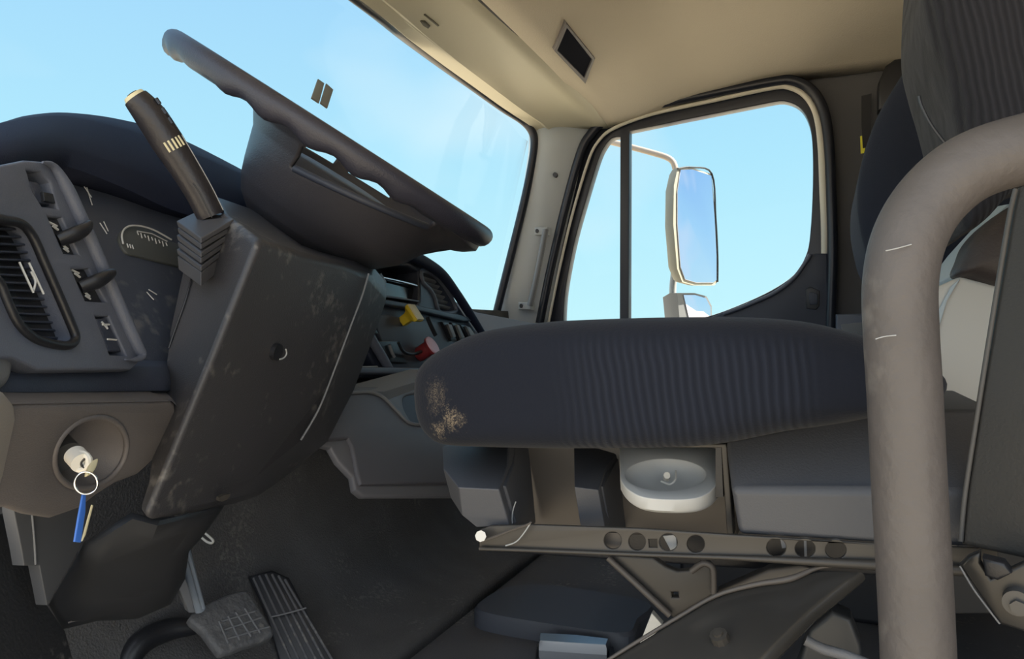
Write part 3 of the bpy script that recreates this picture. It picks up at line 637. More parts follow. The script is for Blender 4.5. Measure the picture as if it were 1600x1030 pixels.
tube('console_rim', [N_(px, py, .007) for px, py in ((494, 692), (504, 655), (516, 620), (545, 617), (574, 616), (594, 624), (614, 644), (634, 663), (656, 667))], .0028, grey, db)

# --- key
ky = thing('ignition_key', 'key with wire ring and blue strap hanging from the ignition', 'key', D(134, 740, .48))
plate('key_head', pln((135, 730, .474), (152, 725, .485), (140, 742, .472)), [(p.x, p.y) for p in cr_([(137, 738, 0), (140, 728, 0), (148, 718, 0), (154, 717, 0), (152, 728, 0), (146, 738, 0), (138, 742, 0)], 4)], .003, creamk, ky, bevel=.001)
tube('key_ring', [D(134.5 + 18 * math.cos(a), 755 + 17.5 * math.sin(a), .472 + .004 * math.cos(a)) for a in [2 * PI * i / 28 for i in range(28)]], .0007, chrome, ky, closed=True, smooth=0, segs=8)
plate('blue_strap', pln((128, 780, .471), (134, 780, .474), (120, 840, .466)), [(130, 772), (135, 773), (134, 800), (127, 848), (117, 847), (123, 810)], .0016, blue, ky, bevel=.0005)
plate('strap_back', pln((140, 790, .477), (146, 790, .480), (130, 840, .47)), [(144, 789), (146, 790), (134, 836), (129, 846), (128, 846)], .001, creamk, ky, bevel=.0002)

# ------------------------------------------------------------------ steering column
sc = thing('steering_column', 'dark grey angular steering column cover with a creased edge and a round hole', 'steering column', D(300, 600, .70))
front = [(405, 375, .672), (345, 330, .73), (300, 345, .78), (262, 520, .73), (274, 640, .69), (240, 725, .66), (214, 800, .635),   # 0-6
         (224, 814, .615), (330, 560, .645),                                      # 7 tip, 8 ridge middle
         (480, 398, .76), (540, 412, .85), (578, 430, .92), (562, 480, .91), (516, 600, .88), (468, 690, .84), (400, 745, .79), (330, 796, .70),   # 9-16
         (332, 304, .84), (384, 322, .90), (470, 380, .97), (578, 408, 1.02)]     # 17-20 rear top edge
fcs = [(0, 1, 2, 3, 8), (8, 3, 4, 5, 6, 7), (0, 8, 12, 11, 10, 9), (8, 7, 16, 15, 14, 13, 12), (0, 9, 18, 17, 1), (9, 10, 19, 18), (10, 11, 20, 19)]
up_ = link('column_shroud', facets(front, fcs, (-.05, .12, -.02)), colm, sc, bevel=.010, segs=5)
hp = pln((405, 500, .70), (450, 450, .755), (430, 600, .72))
RC = pln((330, 560, .645), (468, 690, .84), (480, 398, .76))
link('column_hole', join([cyl_mesh(RC(429, 549, .0045), RC(429, 549, -.01), .0085, n=24)]), black, up_)
tube('hole_rim', [RC(429 + 11.5 * math.cos(a), 549 + 10.5 * math.sin(a), .0055) for a in [-.5 + 2.0 * i / 8 for i in range(9)]], .0008, lgrey, up_, segs=6)
tube('shroud_seam', [D(px, py, d) for px, py, d in ((576, 428, .915), (566, 462, .905), (548, 510, .893), (520, 585, .873), (498, 640, .853), (470, 688, .832))], .0012, grey, up_, segs=6)
tube('side_seam', [pln((300, 345, .78), (262, 520, .73), (330, 560, .645))(px, py, .0015) for px, py in ((303, 430), (292, 470), (276, 515), (266, 545))], .0010, black, up_, segs=6)
# pleated boot around the lever
bm_ = []
for i in range(6):
    z = i * 11; b0_ = 0 if i < 5 else -8
    top_ = [(277, 345 + z, .725), (314, 371 + z, .668), (364 - 3 * i, 342 + z, .72), (325, 322 + z, .80)]
    s_ = .0 if i % 2 else 1.5
    top_ = [(p[0] + (-s_ if p[0] < 300 else (s_ if p[0] > 350 else 0)), p[1] + (s_ if 300 < p[0] < 320 else 0), p[2]) for p in top_]
    t3 = [D(*p) for p in top_]; b3 = [D(p[0] + (2 if p[0] < 300 else 0), p[1] + (9.0 if i < 5 else 22), p[2]) for p in top_]
    bm_.append(raw(t3 + b3, [(0, 1, 2, 3), (4, 5, 6, 7), (0, 1, 5, 4), (1, 2, 6, 5), (2, 3, 7, 6), (3, 0, 4, 7)]))
link('lever_boot', join(bm_), mat('boot_rubber', (.075, .075, .082), .5), sc, bevel=.0012, segs=2)
bc = raw(*(lambda t, q: (t + q, [(0, 1, 2, 3), (4, 5, 6, 7), (0, 1, 5, 4), (1, 2, 6, 5), (2, 3, 7, 6), (3, 0, 4, 7)]))([D(*p) for p in ((278, 352, .735), (314, 378, .680), (360, 348, .73), (325, 322, .81))], [D(*p) for p in ((284, 415, .74), (318, 428, .690), (345, 405, .73), (325, 380, .81))]))
link('boot_core', bc, black, sc, bevel=.001)
# lower boot down to the floor
lb_ = [(205, 800, .66), (250, 812, .64), (320, 796, .70), (352, 790, .74), (318, 838, .74), (296, 862, .74), (290, 905, .76), (268, 945, .76), (215, 968, .74), (150, 972, .72), (96, 985, .71), (74, 946, .70), (112, 882, .68), (130, 848, .66)]
P = [D(*p) for p in lb_]; ctr = sum(P, Vector()) / len(P)
rings = [[ctr + (p - ctr) * s + (ctr - CAM).normalized() * dd for p in P] for s, dd in ((.55, -.035), (.85, -.025), (.97, -.008), (1.0, .01), (1.0, .10))]
loft('lower_boot', rings, mat('lower_boot_rubber', (.030, .031, .034), .5, var=.2, vscale=14), sc, ang=60)
tube('boot_crease', [ctr + (D(px, py, d) - ctr) - (ctr - CAM).normalized() * .026 for px, py, d in ((110, 970, .71), (150, 955, .72), (165, 925, .72), (180, 912, .72), (225, 905, .73))], .0014, black, sc, segs=6)
# steering shaft
sh = link('steering_shaft', join([tube_mesh([D(285, 850, .82), D(312, 952, .87)], .0065, smooth=0), tube_mesh([D(290, 850, .81), D(318, 950, .86)], .0022, smooth=0, segs=8)]), mat('pale_shaft_reflection', (.30, .35, .42), .3), sc)  # chrome shaft, its bright reflection put into a pale base colour
plate('shaft_bracket', pln((275, 920, .80), (300, 940, .82), (285, 880, .80)), [(270, 896), (280, 872), (300, 935), (306, 958), (296, 958)], .01, mat('bracket_paint', (.20, .21, .23), .35), sc, bevel=.001)
# shift lever
lp = [D(330, 338, .735), D(312, 302, .728), (D(288, 262, .72)), D(262, 222, .712), D(236, 182, .704), D(212, 153, .697)]
tube('shift_lever', lp, [.0135, .0135, .0142, .0155, .0150, .0118], leverm, sc, segs=24)
lv = sc.children[-1]; tag(lv, 'brown-black shift lever')
axl = (lp[5] - lp[4]).normalized()
link('end_cap', cyl_mesh(lp[5] - axl * .001, lp[5] + axl * .0035, .0112, .0095), creamk, lv)
link('end_button', cyl_mesh(lp[5] + axl * .002, lp[5] + axl * .005, .0055, .0050), black, lv)
cam_dir = (CAM - lp[3]).normalized()
axm = (lp[4] - lp[2]).normalized(); sd_ = axm.cross(cam_dir).normalized()
mk = []
for i in range(5):
    a = -.2 + i * .26; cdir = (cam_dir * math.cos(a) - sd_ * math.sin(a) * -1); q = D(252, 224, .711) ; q = lp[3] - axm * .004
    p = q + cdir * .0153; mk.append(tube_mesh([p - axm * .005, p + axm * .005], .0011, segs=6, smooth=0))
link('position_marks', join(mk), creamk, lv)
ed = [lp[3] + axm * 0 + (cam_dir * .35 + sd_).normalized() * .0155, lp[2] + (cam_dir * .35 + sd_).normalized() * .0145, lp[1] + (cam_dir * .35 + sd_).normalized() * .0138, lp[0] + (cam_dir * .35 + sd_).normalized() * .0137]
tube('lever_seam', ed, .0005, lgrey, lv, segs=6)
tube('lever_groove', [lp[1] + axm * .012 + cam_dir * .0138, lp[1] + cam_dir * .0135, lp[0] + cam_dir * .0135], .0007, black, lv, segs=6)
link('lever_keys', join([tube_mesh([lp[4] + axm * d + (cam_dir * .6 + sd_).normalized() * .0148, lp[4] + axm * (d + .006) + (cam_dir * .6 + sd_).normalized() * .0146], .0022, segs=6, smooth=0) for d in (-.014, -.004, .006)]), gloss, lv)

# ------------------------------------------------------------------ steering wheel
d1 = ray(265, 38); d2 = ray(775, 364)
nW = d1.cross(d2).normalized()
if nW.z < 0: nW = -nW
cdv = (d1.normalized() + d2.normalized()).normalized(); half = math.acos(d1.normalized().dot(d2.normalized())) / 2
RW = .240; cW = CAM + cdv * (RW / math.sin(half))
nW = (nW + cdv * .006).normalized()         # the rim is seen very slightly from below
eV = (cdv - nW * nW.dot(cdv)).normalized(); eU = eV.cross(nW)
if eU.dot(_r) < 0: eU = -eU
def W(u, v, w): return cW + eU * u + eV * v - nW * w
st = thing('steering_wheel', 'dark truck steering wheel seen edge-on with finger grips under its rim', 'steering wheel', cW)
V = []; Fc = []; NR, NS = 160, 16; RR = RW - .014
for i in range(NR):
    a = 2 * PI * i / NR
    grip = 0
    for c0_, span in ((math.radians(-95), .62), (math.radians(178), .75), (math.radians(85), .6)):
        dlt = (a - c0_ + PI) % (2 * PI) - PI
        if abs(dlt) < span: grip = max(grip, (1 - (abs(dlt) / span) ** 6))
    wav = math.cos(a * 26)
    for k in range(NS):
        b = 2 * PI * k / NS; ww = math.sin(b)        # ww > 0: underside
        rr = .0145
        dn = .0170 if ww > 0 else .012
        dn += (.0035 * wav * grip if ww > 0 else 0)
        rad = RR + rr * math.cos(b)
        V.append(W(rad * math.cos(a), rad * math.sin(a), dn * ww + .012))
for i in range(NR):
    for k in range(NS): Fc.append((i * NS + k, i * NS + (k + 1) % NS, ((i + 1) % NR) * NS + (k + 1) % NS, ((i + 1) % NR) * NS + k))
whm = mat('wheel_urethane', (.040, .040, .056), .38, bump=.3, bscale=600)
link('rim', raw(V, Fc), whm, st, ang=80)
# flared underside shell joining rim and hub, with finger openings
rowsK = [(.016, .20, 1.0, .215), (.024, .235, 1.0, .210), (.034, .262, .985, .200), (.050, .280, .94, .188), (.070, .290, .89, .174), (.090, .300, .845, .158), (.110, .312, .81, .142), (.130, .332, .765, .122), (.148, .370, .70, .095), (.158, .42, .63, .06), (.161, .49, .57, .02)]
rowsW = []
for a_, b_ in zip(rowsK, rowsK[1:]):
    for k in range(7): rowsW.append(tuple(a_[i] + (b_[i] - a_[i]) * k / 7 for i in range(4)))
rowsW.append(rowsK[-1])
def skew(u, v, w_):
    if v > 0 or u < -.03: return 0
    b = 1 - min(1, abs(w_ - .062) / .040); b = b * b * (3 - 2 * b)
    return b * .14 * (min(u, .15) + .03) * max(0, 1 - max(0, u - .15) / .06)
rings = []; NB = 260
for (w_, s0_, s1_, vh) in rowsW:
    u0, u1 = (s0_ - .5) * 2 * RW, (s1_ - .5) * 2 * RW; um, ua = (u0 + u1) / 2, (u1 - u0) / 2; ring = []
    for k in range(NB):
        a = 2 * PI * k / NB; u = um + ua * math.cos(a); v = vh * math.sin(a); q = math.hypot(u, v)
        if q > RW - .010: u *= (RW - .010) / q; v *= (RW - .010) / q
        ring.append((u, v, w_ - skew(u, v, w_)))
    rings.append(ring)
V = []; Fc = []
for r_ in rings: V += [W(*p) for p in r_]
for i in range(len(rings) - 1):
    for k in range(NB):
        k2 = (k + 1) % NB; um_ = (rings[i][k][0] + rings[i][k2][0]) / 2; vm_ = (rings[i][k][1]); ww = (rings[i][k][2] + rings[i + 1][k][2]) / 2
        if vm_ < 0:      # near side opening, lower on the left
            if um_ > -.034 and um_ < .142 and .018 < (rowsW[i][0] + rowsW[i + 1][0]) / 2 < .0629: continue
        else:
            if (-.10 < um_ < .005 or .03 < um_ < .11) and .020 < ww < .047: continue
        Fc.append((i * NB + k, i * NB + k2, (i + 1) * NB + k2, (i + 1) * NB + k))
Fc.append(tuple((len(rings) - 1) * NB + k for k in range(NB)))
shl = link('spoke_shell', raw(V, Fc), mat('wheel_shell_plastic', (.052, .050, .058), .40, bump=.25, bscale=700), st, ang=70, solid=.005)
rr_ = [[W(.02 + r_ * math.cos(2 * PI * k / 32) * 1.15, r_ * math.sin(2 * PI * k / 32), w_) for k in range(32)] for r_, w_ in ((.05, .050), (.072, .052), (.080, .060), (.084, .08), (.078, .12))]
loft('hub_pad', rr_, navy, st, ang=60)
lipk = []
for i in range(13):
    u = -.030 + .165 * i / 12; w_ = .0630
    for a_, b_ in zip(rowsW, rowsW[1:]):
        if a_[0] <= w_ <= b_[0]:
            u0, u1 = (a_[1] - .5) * 2 * RW, (a_[2] - .5) * 2 * RW; um, ua = (u0 + u1) / 2, (u1 - u0) / 2
            vv = -a_[3] * math.sqrt(max(0, 1 - ((u - um) / ua) ** 2)); q = math.hypot(u, vv)
            if q > RW - .010: vv *= (RW - .010) / q
            lipk.append(W(u, vv + .004, w_ - skew(u, -1, w_))); break
tube('opening_lip', lipk, .0045, navy, shl)


# ------------------------------------------------------------------ driver's seat
ds = thing('driver_seat', 'driver seat with ribbed dark blue-grey fabric on grey plastic base and drilled rail', 'seat', (-.15, .8, 0))
def xz(px, py, Y): p = PY(px, py, Y); return p.x, p.z
_s1, _s2, _s3 = xz(690, 618, .57), xz(716, 652, .57), xz(690, 672, .57)
ribx = xz(860, 600, .57)[0], xz(960, 600, .57)[0], xz(1235, 600, .57)[0], xz(1300, 600, .57)[0], xz(1000, 512, .57)[1], xz(1000, 556, .57)[1]
fab = fabric('seat_fabric', (.0115, .0142, .0230), (0, math.radians(6), 0), ribx, [(_s1[0], _s1[1], .014, .017, .20), (_s2[0], _s2[1], .013, .011, .45), (_s3[0], _s3[1], .008, .009, .45)], freq=150.)
fab2 = fabric('backrest_fabric', (.018, .018, .022), (0, math.radians(10), 0), None, False, 190.)
co = [(p.x, p.y) for p in cr_([(654, 610, 0), (658, 582, 0), (674, 560, 0), (705, 540, 0), (760, 518, 0), (850, 504, 0), (940, 499, 0), (1050, 496, 0), (1160, 496, 0), (1250, 502, 0), (1320, 517, 0), (1375, 533, 0), (1440, 560, 0), (1480, 600, 0), (1450, 636, 0), (1365, 651, 0), (1300, 662, 0), (1230, 672, 0), (1130, 691, 0), (1040, 697, 0), (940, 698, 0), (850, 698, 0), (760, 696, 0), (700, 692, 0), (672, 676, 0), (658, 648, 0)], 5)]
def cushion(name, out, Y0, Y1, m, par, dy=.05, far=.06, pw=.42, n=9, minsc=.02, tr=None):
    Q = [PY(p[0], p[1], tr or Y0) for p in out]; Q = [Vector((q.x, Y0, q.z)) for q in Q]; zs = [q.z for q in Q]; ctr = Vector(((min(q.x for q in Q) + max(q.x for q in Q)) / 2, Y0, (min(zs) + max(zs)) / 2))
    R = []
    for i in range(n + 1):
        t = i / n * PI / 2; s = minsc + (1 - minsc) * max(0, math.sin(t)) ** pw
        R.append([Vector((ctr.x + (q.x - ctr.x) * (1 - (1 - s) * .35 - (1-s)*.65), Y0 - dy * math.cos(t), ctr.z + (q.z - ctr.z) * s)) for q in Q])
    for k in range(1, 6): R.append([Vector((q.x, Y0 + (Y1 - Y0) * k / 6, q.z)) for q in Q])
    for i in range(n + 1):
        t = PI / 2 * (1 - i / n); s = minsc + (1 - minsc) * max(0, math.sin(t)) ** pw
        R.append([Vector((ctr.x + (q.x - ctr.x) * s, Y1 + far * math.cos(t), ctr.z + (q.z - ctr.z) * s)) for q in Q])
    return loft(name, R, m, par, ang=80)
cushion('seat_cushion', co, .60, 1.06, fab, ds)
bo = [(p.x, p.y) for p in cr_([(1470, -230, 0), (1432, -120, 0), (1415, -30, 0), (1409, 50, 0), (1409, 110, 0), (1420, 160, 0), (1436, 215, 0), (1450, 280, 0), (1452, 350, 0), (1462, 392, 0), (1486, 380, 0), (1520, 345, 0), (1570, 312, 0), (1650, 285, 0), (1760, 250, 0), (1800, 100, 0), (1800, -100, 0), (1740, -260, 0), (1600, -300, 0)], 5)]
cushion('backrest', bo, .72, .90, fab2, ds, dy=.05, far=.05, tr=.90)
tube('backrest_piping', [PY(px, py, .672) for px, py in ((1436, 150), (1440, 165), (1455, 195), (1480, 228), (1500, 250))], .0012, black, ds, segs=6)
# base: core, skirt and the moulded blocks on it
bp_ = planeY(.715)
plate('base_skirt', bp_, [(700, 690), (1150, 690), (1150, 842), (790, 830), (720, 800)], .22, tan, ds, bevel=.003)
plate('base_core', planeY(.755), [(760, 800), (1500, 800), (1500, 900), (1440, 905), (1140, 888), (760, 862)], .2, black, ds, bevel=.003)
f1 = [(690, 698, .735), (795, 698, .735), (793, 730, .70), (780, 765, .655), (716, 762, .655), (692, 732, .69), (797, 823, .665), (746, 822, .665), (722, 806, .68), (704, 778, .695), (829, 823, .745), (818, 698, .76)]
link('base_block', facets(f1, [(0, 1, 2, 3, 4, 5), (4, 3, 6, 7, 8), (5, 4, 8, 9), (1, 11, 10, 6, 3, 2)], (0, .015, 0)), blk_side, ds, bevel=.0035)
f2 = [(896, 700, .735), (968, 702, .745), (946, 733, .70), (935, 766, .655), (897, 761, .655), (946, 827, .665), (907, 824, .665), (984, 828, .745), (980, 700, .765)]
link('base_block', facets(f2, [(0, 1, 2, 3, 4), (4, 3, 5, 6), (1, 8, 7, 5, 3, 2)], (0, .015, 0)), blk_side, ds, bevel=.0035)
f3 = [(1133, 688, .622), (1300, 655, .60), (1440, 640, .585), (1560, 640, .575), (1560, 700, .550), (1565, 769, .515), (1380, 768, .537), (1142, 766, .582), (1154, 836, .585), (1380, 850, .54), (1565, 858, .518)]
link('rear_box', facets(f3, [(0, 1, 2, 3, 4, 5, 6, 7), (7, 6, 9, 8), (6, 5, 10, 9)], (.0, .20, 0)), blk_side, ds, bevel=.005)
plate('tray_frame', planeY(.640), [(962, 694), (1134, 694), (1136, 700), (1146, 836), (1136, 836), (1127, 700), (962, 699)], .02, brown, ds, bevel=.001)
plate('tray_slot', planeY(.645), [(1118, 699), (1127, 699), (1130, 777), (1118, 777)], .01, black, ds, bevel=0)
# white bowl tray
tp = pln((1045, 779, .610), (968, 700, .70), (1121, 697, .70))
do = [(968, 700), (1121, 698), (1122, 740)] + [(p.x, p.y) for p in cr_([(1120, 757, 0), (1108, 770, 0), (1085, 779, 0), (1045, 781, 0), (1005, 777, 0), (980, 764, 0), (969, 748, 0)], 4, False)]
be = ell(1040, 742, 63, 25, 40)
body = plate_mesh(tp, do, .003, [be], .0008)
lipr = [[tp(p[0], p[1], -.001) + Vector((0, 0, -dz)) + Vector((0, dy, 0)) for p in do] for dz, dy in ((.0, 0), (.009, .002), (.012, .008))]
bowl = [[tp(1040 + (p[0] - 1040) * s, 742 + (p[1] - 742) * s, -.0005) + Vector((0, .003 * k, -.020 * h)) for p in be] for k, (s, h) in enumerate(((1, 0), (.93, .25), (.75, .6), (.45, .9), (.1, 1.0)))]
tray = link('bowl_tray', join([body, loft_mesh(lipr, False), loft_mesh(bowl, False)]), mat('bowl_white', (.62, .63, .62), .4), ds, ang=50); tag(tray, 'off-white oval bowl tray')
link('bowl_pin', join([tube_mesh([D(1041, 748, .655), D(1042, 743, .645)], .003, segs=10, smooth=0), tube_mesh([D(1033, 752, .655), D(1046, 757, .650), D(1055, 750, .650), D(1056, 736, .660)], .0009, segs=6)]), white, tray)
# drilled rail
holes = [ell(957, 845, 13.5, 13.5, 24), ell(995, 847, 13, 13.5, 24), [(1013, 843), (1026, 843), (1027, 856), (1014, 856)], ell(1044, 848, 14, 13.5, 24), ell(1087, 850.5, 13.5, 13.5, 24), ell(1213, 856, 15, 14, 24), ell(1258, 858, 15.5, 14, 24), ell(1306, 860, 16, 14, 24)]
rl = plate('seat_rail', planeY(.60), [(747, 829), (765, 822), (830, 820), (1000, 826), (1146, 836), (1380, 850), (1560, 858), (1560, 898), (1380, 884), (1150, 872), (749, 858)], .004, brown, ds, holes, .001)
tube('rail_flange', [PY(px, py, .597) for px, py in ((749, 857.5), (850, 861), (950, 865), (1060, 869), (1150, 872), (1290, 879), (1380, 884), (1520, 893))], [.0017, .0017, .0017, .0017, .002, .0035, .004, .004], brown, rl, segs=8)
link('rail_bolt', join([cyl_mesh(PY(751, 838, .605), PY(751, 838, .588), .0050, n=8)]), white, rl)
plate('hole_tab', planeY(.612), [(1036, 838), (1056, 836), (1058, 862), (1050, 864)], .002, lgrey, rl, bevel=0)
plate('hole_tab', planeY(.612), [(1219, 842), (1228, 842), (1229, 856), (1222, 857)], .002, grey, rl, bevel=0)
plate('hole_tab', planeY(.612), [(1256, 844), (1260, 844), (1261, 872), (1257, 872)], .002, grey, rl, bevel=0)
plate('hole_tab', planeY(.612), [(944, 833), (972, 833), (972, 858), (944, 857)], .002, tan, rl, bevel=0)
# bracket and suspension parts below the rail
plate('rail_gusset', planeY(.66), [(p[0], p[1]) for p in [(948, 868), (1020, 872), (1040, 886), (1058, 893), (1078, 891), (1092, 880), (1108, 880), (1117, 890), (1118, 928), (1052, 966), (1046, 962)]], .01, brown, ds, [[(1049, 926), (1059, 926), (1060, 934), (1050, 934)]], .002)
tube('gusset_edge', [PY(px, py, .655) for px, py in ((1080, 893), (1098, 881), (1112, 886), (1115, 900), (1115, 928))], .0028, tan, ds)
tube('gusset_fold', [PY(px, py, .655) for px, py in ((950, 872), (1000, 918), (1047, 962))], .003, tan, ds)
sp3 = pln((1000, 1000, .56), (1340, 890, .54), (1200, 1030, .50))
so_ = [(900, 1080), (950, 1030), (1000, 1000), (1060, 964), (1110, 934), (1165, 912), (1240, 898), (1285, 888), (1348, 891), (1325, 910), (1270, 955), (1215, 1010), (1150, 1080)]
sc3 = plate('suspension_cover', sp3, so_, .012, mat('glossy_dark_cover', (.050, .047, .043), .22, var=.25, vscale=16), ds, bevel=.004)
tube('cover_rib', [sp3(px, py, .002) for px, py in ((930, 1048), (1000, 1004), (1060, 968), (1120, 934), (1180, 917), (1235, 908), (1275, 892), (1300, 889))], [.0012, .0014, .0014, .0016, .002, .0025, .0015, .0008], tan, sc3)
link('cover_bolt', join([cyl_mesh(sp3(1126, 1001, .006), sp3(1126, 1001, -.004), .0065, n=10), cyl_mesh(sp3(1126, 1001, .008), sp3(1126, 1001, .004), .0035, n=8)]), brown, sc3)
plate('scissor_arm', planeY(.72), [(1120, 925), (1200, 890), (1250, 884), (1272, 888), (1240, 905), (1140, 940)], .02, mat('arm_grey', (.12, .11, .10), .4), ds, bevel=.003)
plate('scissor_arm', planeY(.70), [(1240, 1060), (1265, 985), (1300, 955), (1330, 968), (1346, 1010), (1350, 1060)], .03, mat('arm_dark', (.045, .048, .052), .4), ds, bevel=.004)
tube('air_hose', [PY(px, py, .60) for px, py in ((1258, 1000), (1285, 1014), (1320, 1024), (1360, 1040))], .004, grey, ds)
plate('white_spacer', planeY(.74), [(996, 1014), (1018, 958), (1034, 976), (1030, 985)], .01, white, ds, bevel=.001)
# side cover and recliner next to the backrest
pk = pln((1500, 850, .50), (1600, 870, .47), (1590, 300, .50))
sk = plate('side_cover', pk, [(1588, 292), (1640, 270), (1720, 260), (1720, 905), (1600, 873), (1500, 851), (1508, 770), (1528, 640), (1556, 470), (1580, 330)], .02, plank, ds, bevel=.004)
tube('cover_edge', [pk(px, py, .001) for px, py in ((1588, 296), (1578, 340), (1556, 470), (1529, 640), (1509, 770), (1502, 846))], .0016, mat('lit_cover_edge', (.09, .087, .083), .5), sk)  # lit edge of the cover, painted as a lighter bevel
rc = pln((1500, 880, .47), (1600, 900, .45), (1560, 980, .46))
rc_o = plate('recliner_bracket', rc, [(1499, 884), (1512, 871), (1532, 862), (1532, 880), (1548, 905), (1600, 880), (1690, 880), (1690, 1000), (1600, 988), (1562, 976)], .008, mat('recliner_metal', (.030, .029, .028), .3), ds, bevel=.002)
link('recliner_bolt', join([cyl_mesh(rc(1590, 936, .008), rc(1590, 936, -.002), .0078, n=24), cyl_mesh(rc(1592, 940, .011), rc(1592, 940, .004), .0045, n=6)]), mat('dull_bolt_metal', (.07, .07, .07), .3), rc_o)
tube('bracket_edge', [rc(px, py, .001) for px, py in ((1500, 884), (1520, 918), (1542, 948), (1562, 974))], .0006, grey, rc_o)
plate('wire_clip', rc, [(1536, 868), (1570, 876), (1582, 892), (1560, 903), (1540, 896)], .012, black, rc_o, bevel=.002, off=.006)
tube('wire_strand', [PY(px, py, .594) for px, py in ((752, 846), (775, 838), (800, 828), (824, 820), (830, 816))], .0010, tan, rl, segs=6)
tube('wire_strand', [PY(px, py, .594) for px, py in ((830, 816), (818, 834), (806, 847), (790, 853))], .0006, lgrey, rl, segs=6)
tube('wire_strand', [PY(px, py, .62) for px, py in ((806, 784), (801, 800), (800, 818))], .0006, lgrey, rl, segs=6)

# ------------------------------------------------------------------ passenger seat
ps = thing('passenger_seat', 'plain navy seat back beyond the door window, half hidden behind the driver seat', 'seat', (.1, 1.55, 0))
po = [(p.x, p.y) for p in cr_([(1490, 92, 0), (1450, 122, 0), (1412, 160, 0), (1381, 205, 0), (1352, 256, 0), (1333, 315, 0), (1329, 362, 0), (1336, 406, 0), (1348, 440, 0), (1380, 480, 0), (1430, 520, 0), (1520, 540, 0), (1600, 500, 0), (1640, 300, 0), (1620, 140, 0), (1560, 85, 0)], 5)]
cushion('backrest', po, 1.36, 1.72, navyf, ps, dy=.04, far=.04, tr=1.70)
pc_ = [(p.x, p.y) for p in cr_([(960, 600, 0), (970, 560, 0), (1040, 548, 0), (1200, 545, 0), (1340, 560, 0), (1420, 530, 0), (1440, 580, 0), (1420, 640, 0), (1200, 650, 0), (1000, 650, 0)], 5)]
cushion('seat_cushion', pc_, 1.34, 1.76, navyf, ps, dy=.04, far=.04)
link('seat_pedestal', box_mesh(-.25, .10, 1.38, 1.72, 0, .34), black, ps, bevel=.01)

# white storage box behind the driver seat
wb = thing('storage_box', 'white box with brown leather lid seen between the bent tube and the seat side cover', 'box', PY(1500, 640, 1.0))
plate('box_body', planeY(1.12), [(1430, 470), (1462, 450), (1500, 432), (1556, 446), (1640, 470), (1640, 636), (1430, 637)], .18, whitep, wb, bevel=.006)
plate('corner_chamfer', planeY(1.115), [(1448, 520), (1470, 478), (1486, 448), (1500, 436), (1480, 470), (1462, 530), (1455, 600), (1452, 560)], .01, mat('pale_blue_highlight', (.50, .60, .66), .35), wb, bevel=.001)
plate('gap_highlight', pln((1450, 470, 1.0), (1560, 330, 1.01), (1500, 420, .99)), [(1444, 480), (1450, 440), (1480, 400), (1530, 345), (1556, 322), (1576, 318), (1540, 350), (1512, 380), (1498, 415), (1490, 430), (1468, 440), (1456, 456)], .02, mat('pale_blue_highlight', (.50, .60, .66), .35), wb, bevel=.002)  # bright highlight in the gap, modelled as a pale blue strip
lo = [(p.x, p.y) for p in cr_([(1488, 432, 0), (1498, 408, 0), (1514, 378, 0), (1545, 346, 0), (1590, 318, 0), (1680, 300, 0), (1690, 470, 0), (1600, 462, 0), (1556, 450, 0), (1510, 436, 0)], 4)]
cushion('leather_lid', lo, 1.13, 1.25, leather, wb, dy=.03, far=.02)
plate('base_frame', planeY(1.13), [(1400, 637), (1640, 637), (1640, 960), (1400, 960)], .16, mat('dark_brown_frame', (.06, .056, .052), .6), wb, bevel=.003)

# ------------------------------------------------------------------ bent tube at the right
gt = [D(1436, 1825, .44), D(1436, 1500, .44), D(1437, 1160, .435), D(1434, 1030, .43), D(1428, 900, .43), D(1420, 760, .43), D(1413, 620, .43), D(1407, 520, .43), D(1406, 440, .43), D(1420, 372, .43), D(1455, 312, .43), D(1515, 262, .425), D(1600, 233, .42), D(1700, 212, .42), D(1790, 205, .42)]
tb = tube('grab_bar', gt, .0200, tubem, segs=32, smooth=8)
tag(tb, 'thick grey bent tube grab bar rising in front of the driver seat', 'grab bar')
tube('scratch', [D(px, py, .4105) for px, py in ((1384, 392), (1402, 388), (1424, 382))], .00035, lgrey, tb, segs=6)
tube('scratch', [D(px, py, .4105) for px, py in ((1368, 530), (1382, 526), (1400, 524))], .00035, lgrey, tb, segs=6)

# ------------------------------------------------------------------ pedals and floor things
pd = thing('brake_pedal', 'dark worn pedal with a square grid pad below the steering column', 'pedal', D(380, 1000, 1.0))
bpn = pln((320, 960, .90), (420, 985, .93), (385, 922, .96))
pad = plate('pad', bpn, [(p.x, p.y) for p in cr_([(296, 964, 0), (318, 946, 0), (350, 930, 0), (384, 921, 0), (392, 928, 0), (412, 958, 0), (428, 984, 0), (422, 996, 0), (385, 1008, 0), (350, 1020, 0), (338, 1012, 0), (318, 985, 0)], 3)], .015, mat('pedal_rubber', (.13, .132, .138), .6, bump=1.0, bscale=160, var=.4, vscale=70, dust=.6, dscale=120), pd, bevel=.005)
link('pad_grid', join([tube_mesh([bpn(a, b, .001), bpn(c, d, .001)], .0012, segs=6, smooth=0) for a, b, c, d in ((342, 972, 356, 1006), (356, 964, 374, 1001), (368, 958, 392, 996), (382, 952, 406, 990), (350, 985, 408, 966), (346, 972, 398, 956), (352, 1000, 420, 980))]), grey, pad)
tube('pedal_arm', [D(190, 1060, .86), D(215, 1010, .88), D(260, 985, .91), D(310, 978, .93)], [.012, .014, .014, .010], black, pd)
ap = thing('accelerator_pedal', 'long black accelerator pedal with raised parallel ribs on the cab floor', 'pedal', D(450, 1000, 1.05))
apn = pln((385, 900, 1.05), (470, 900, 1.07), (440, 1030, 1.0))
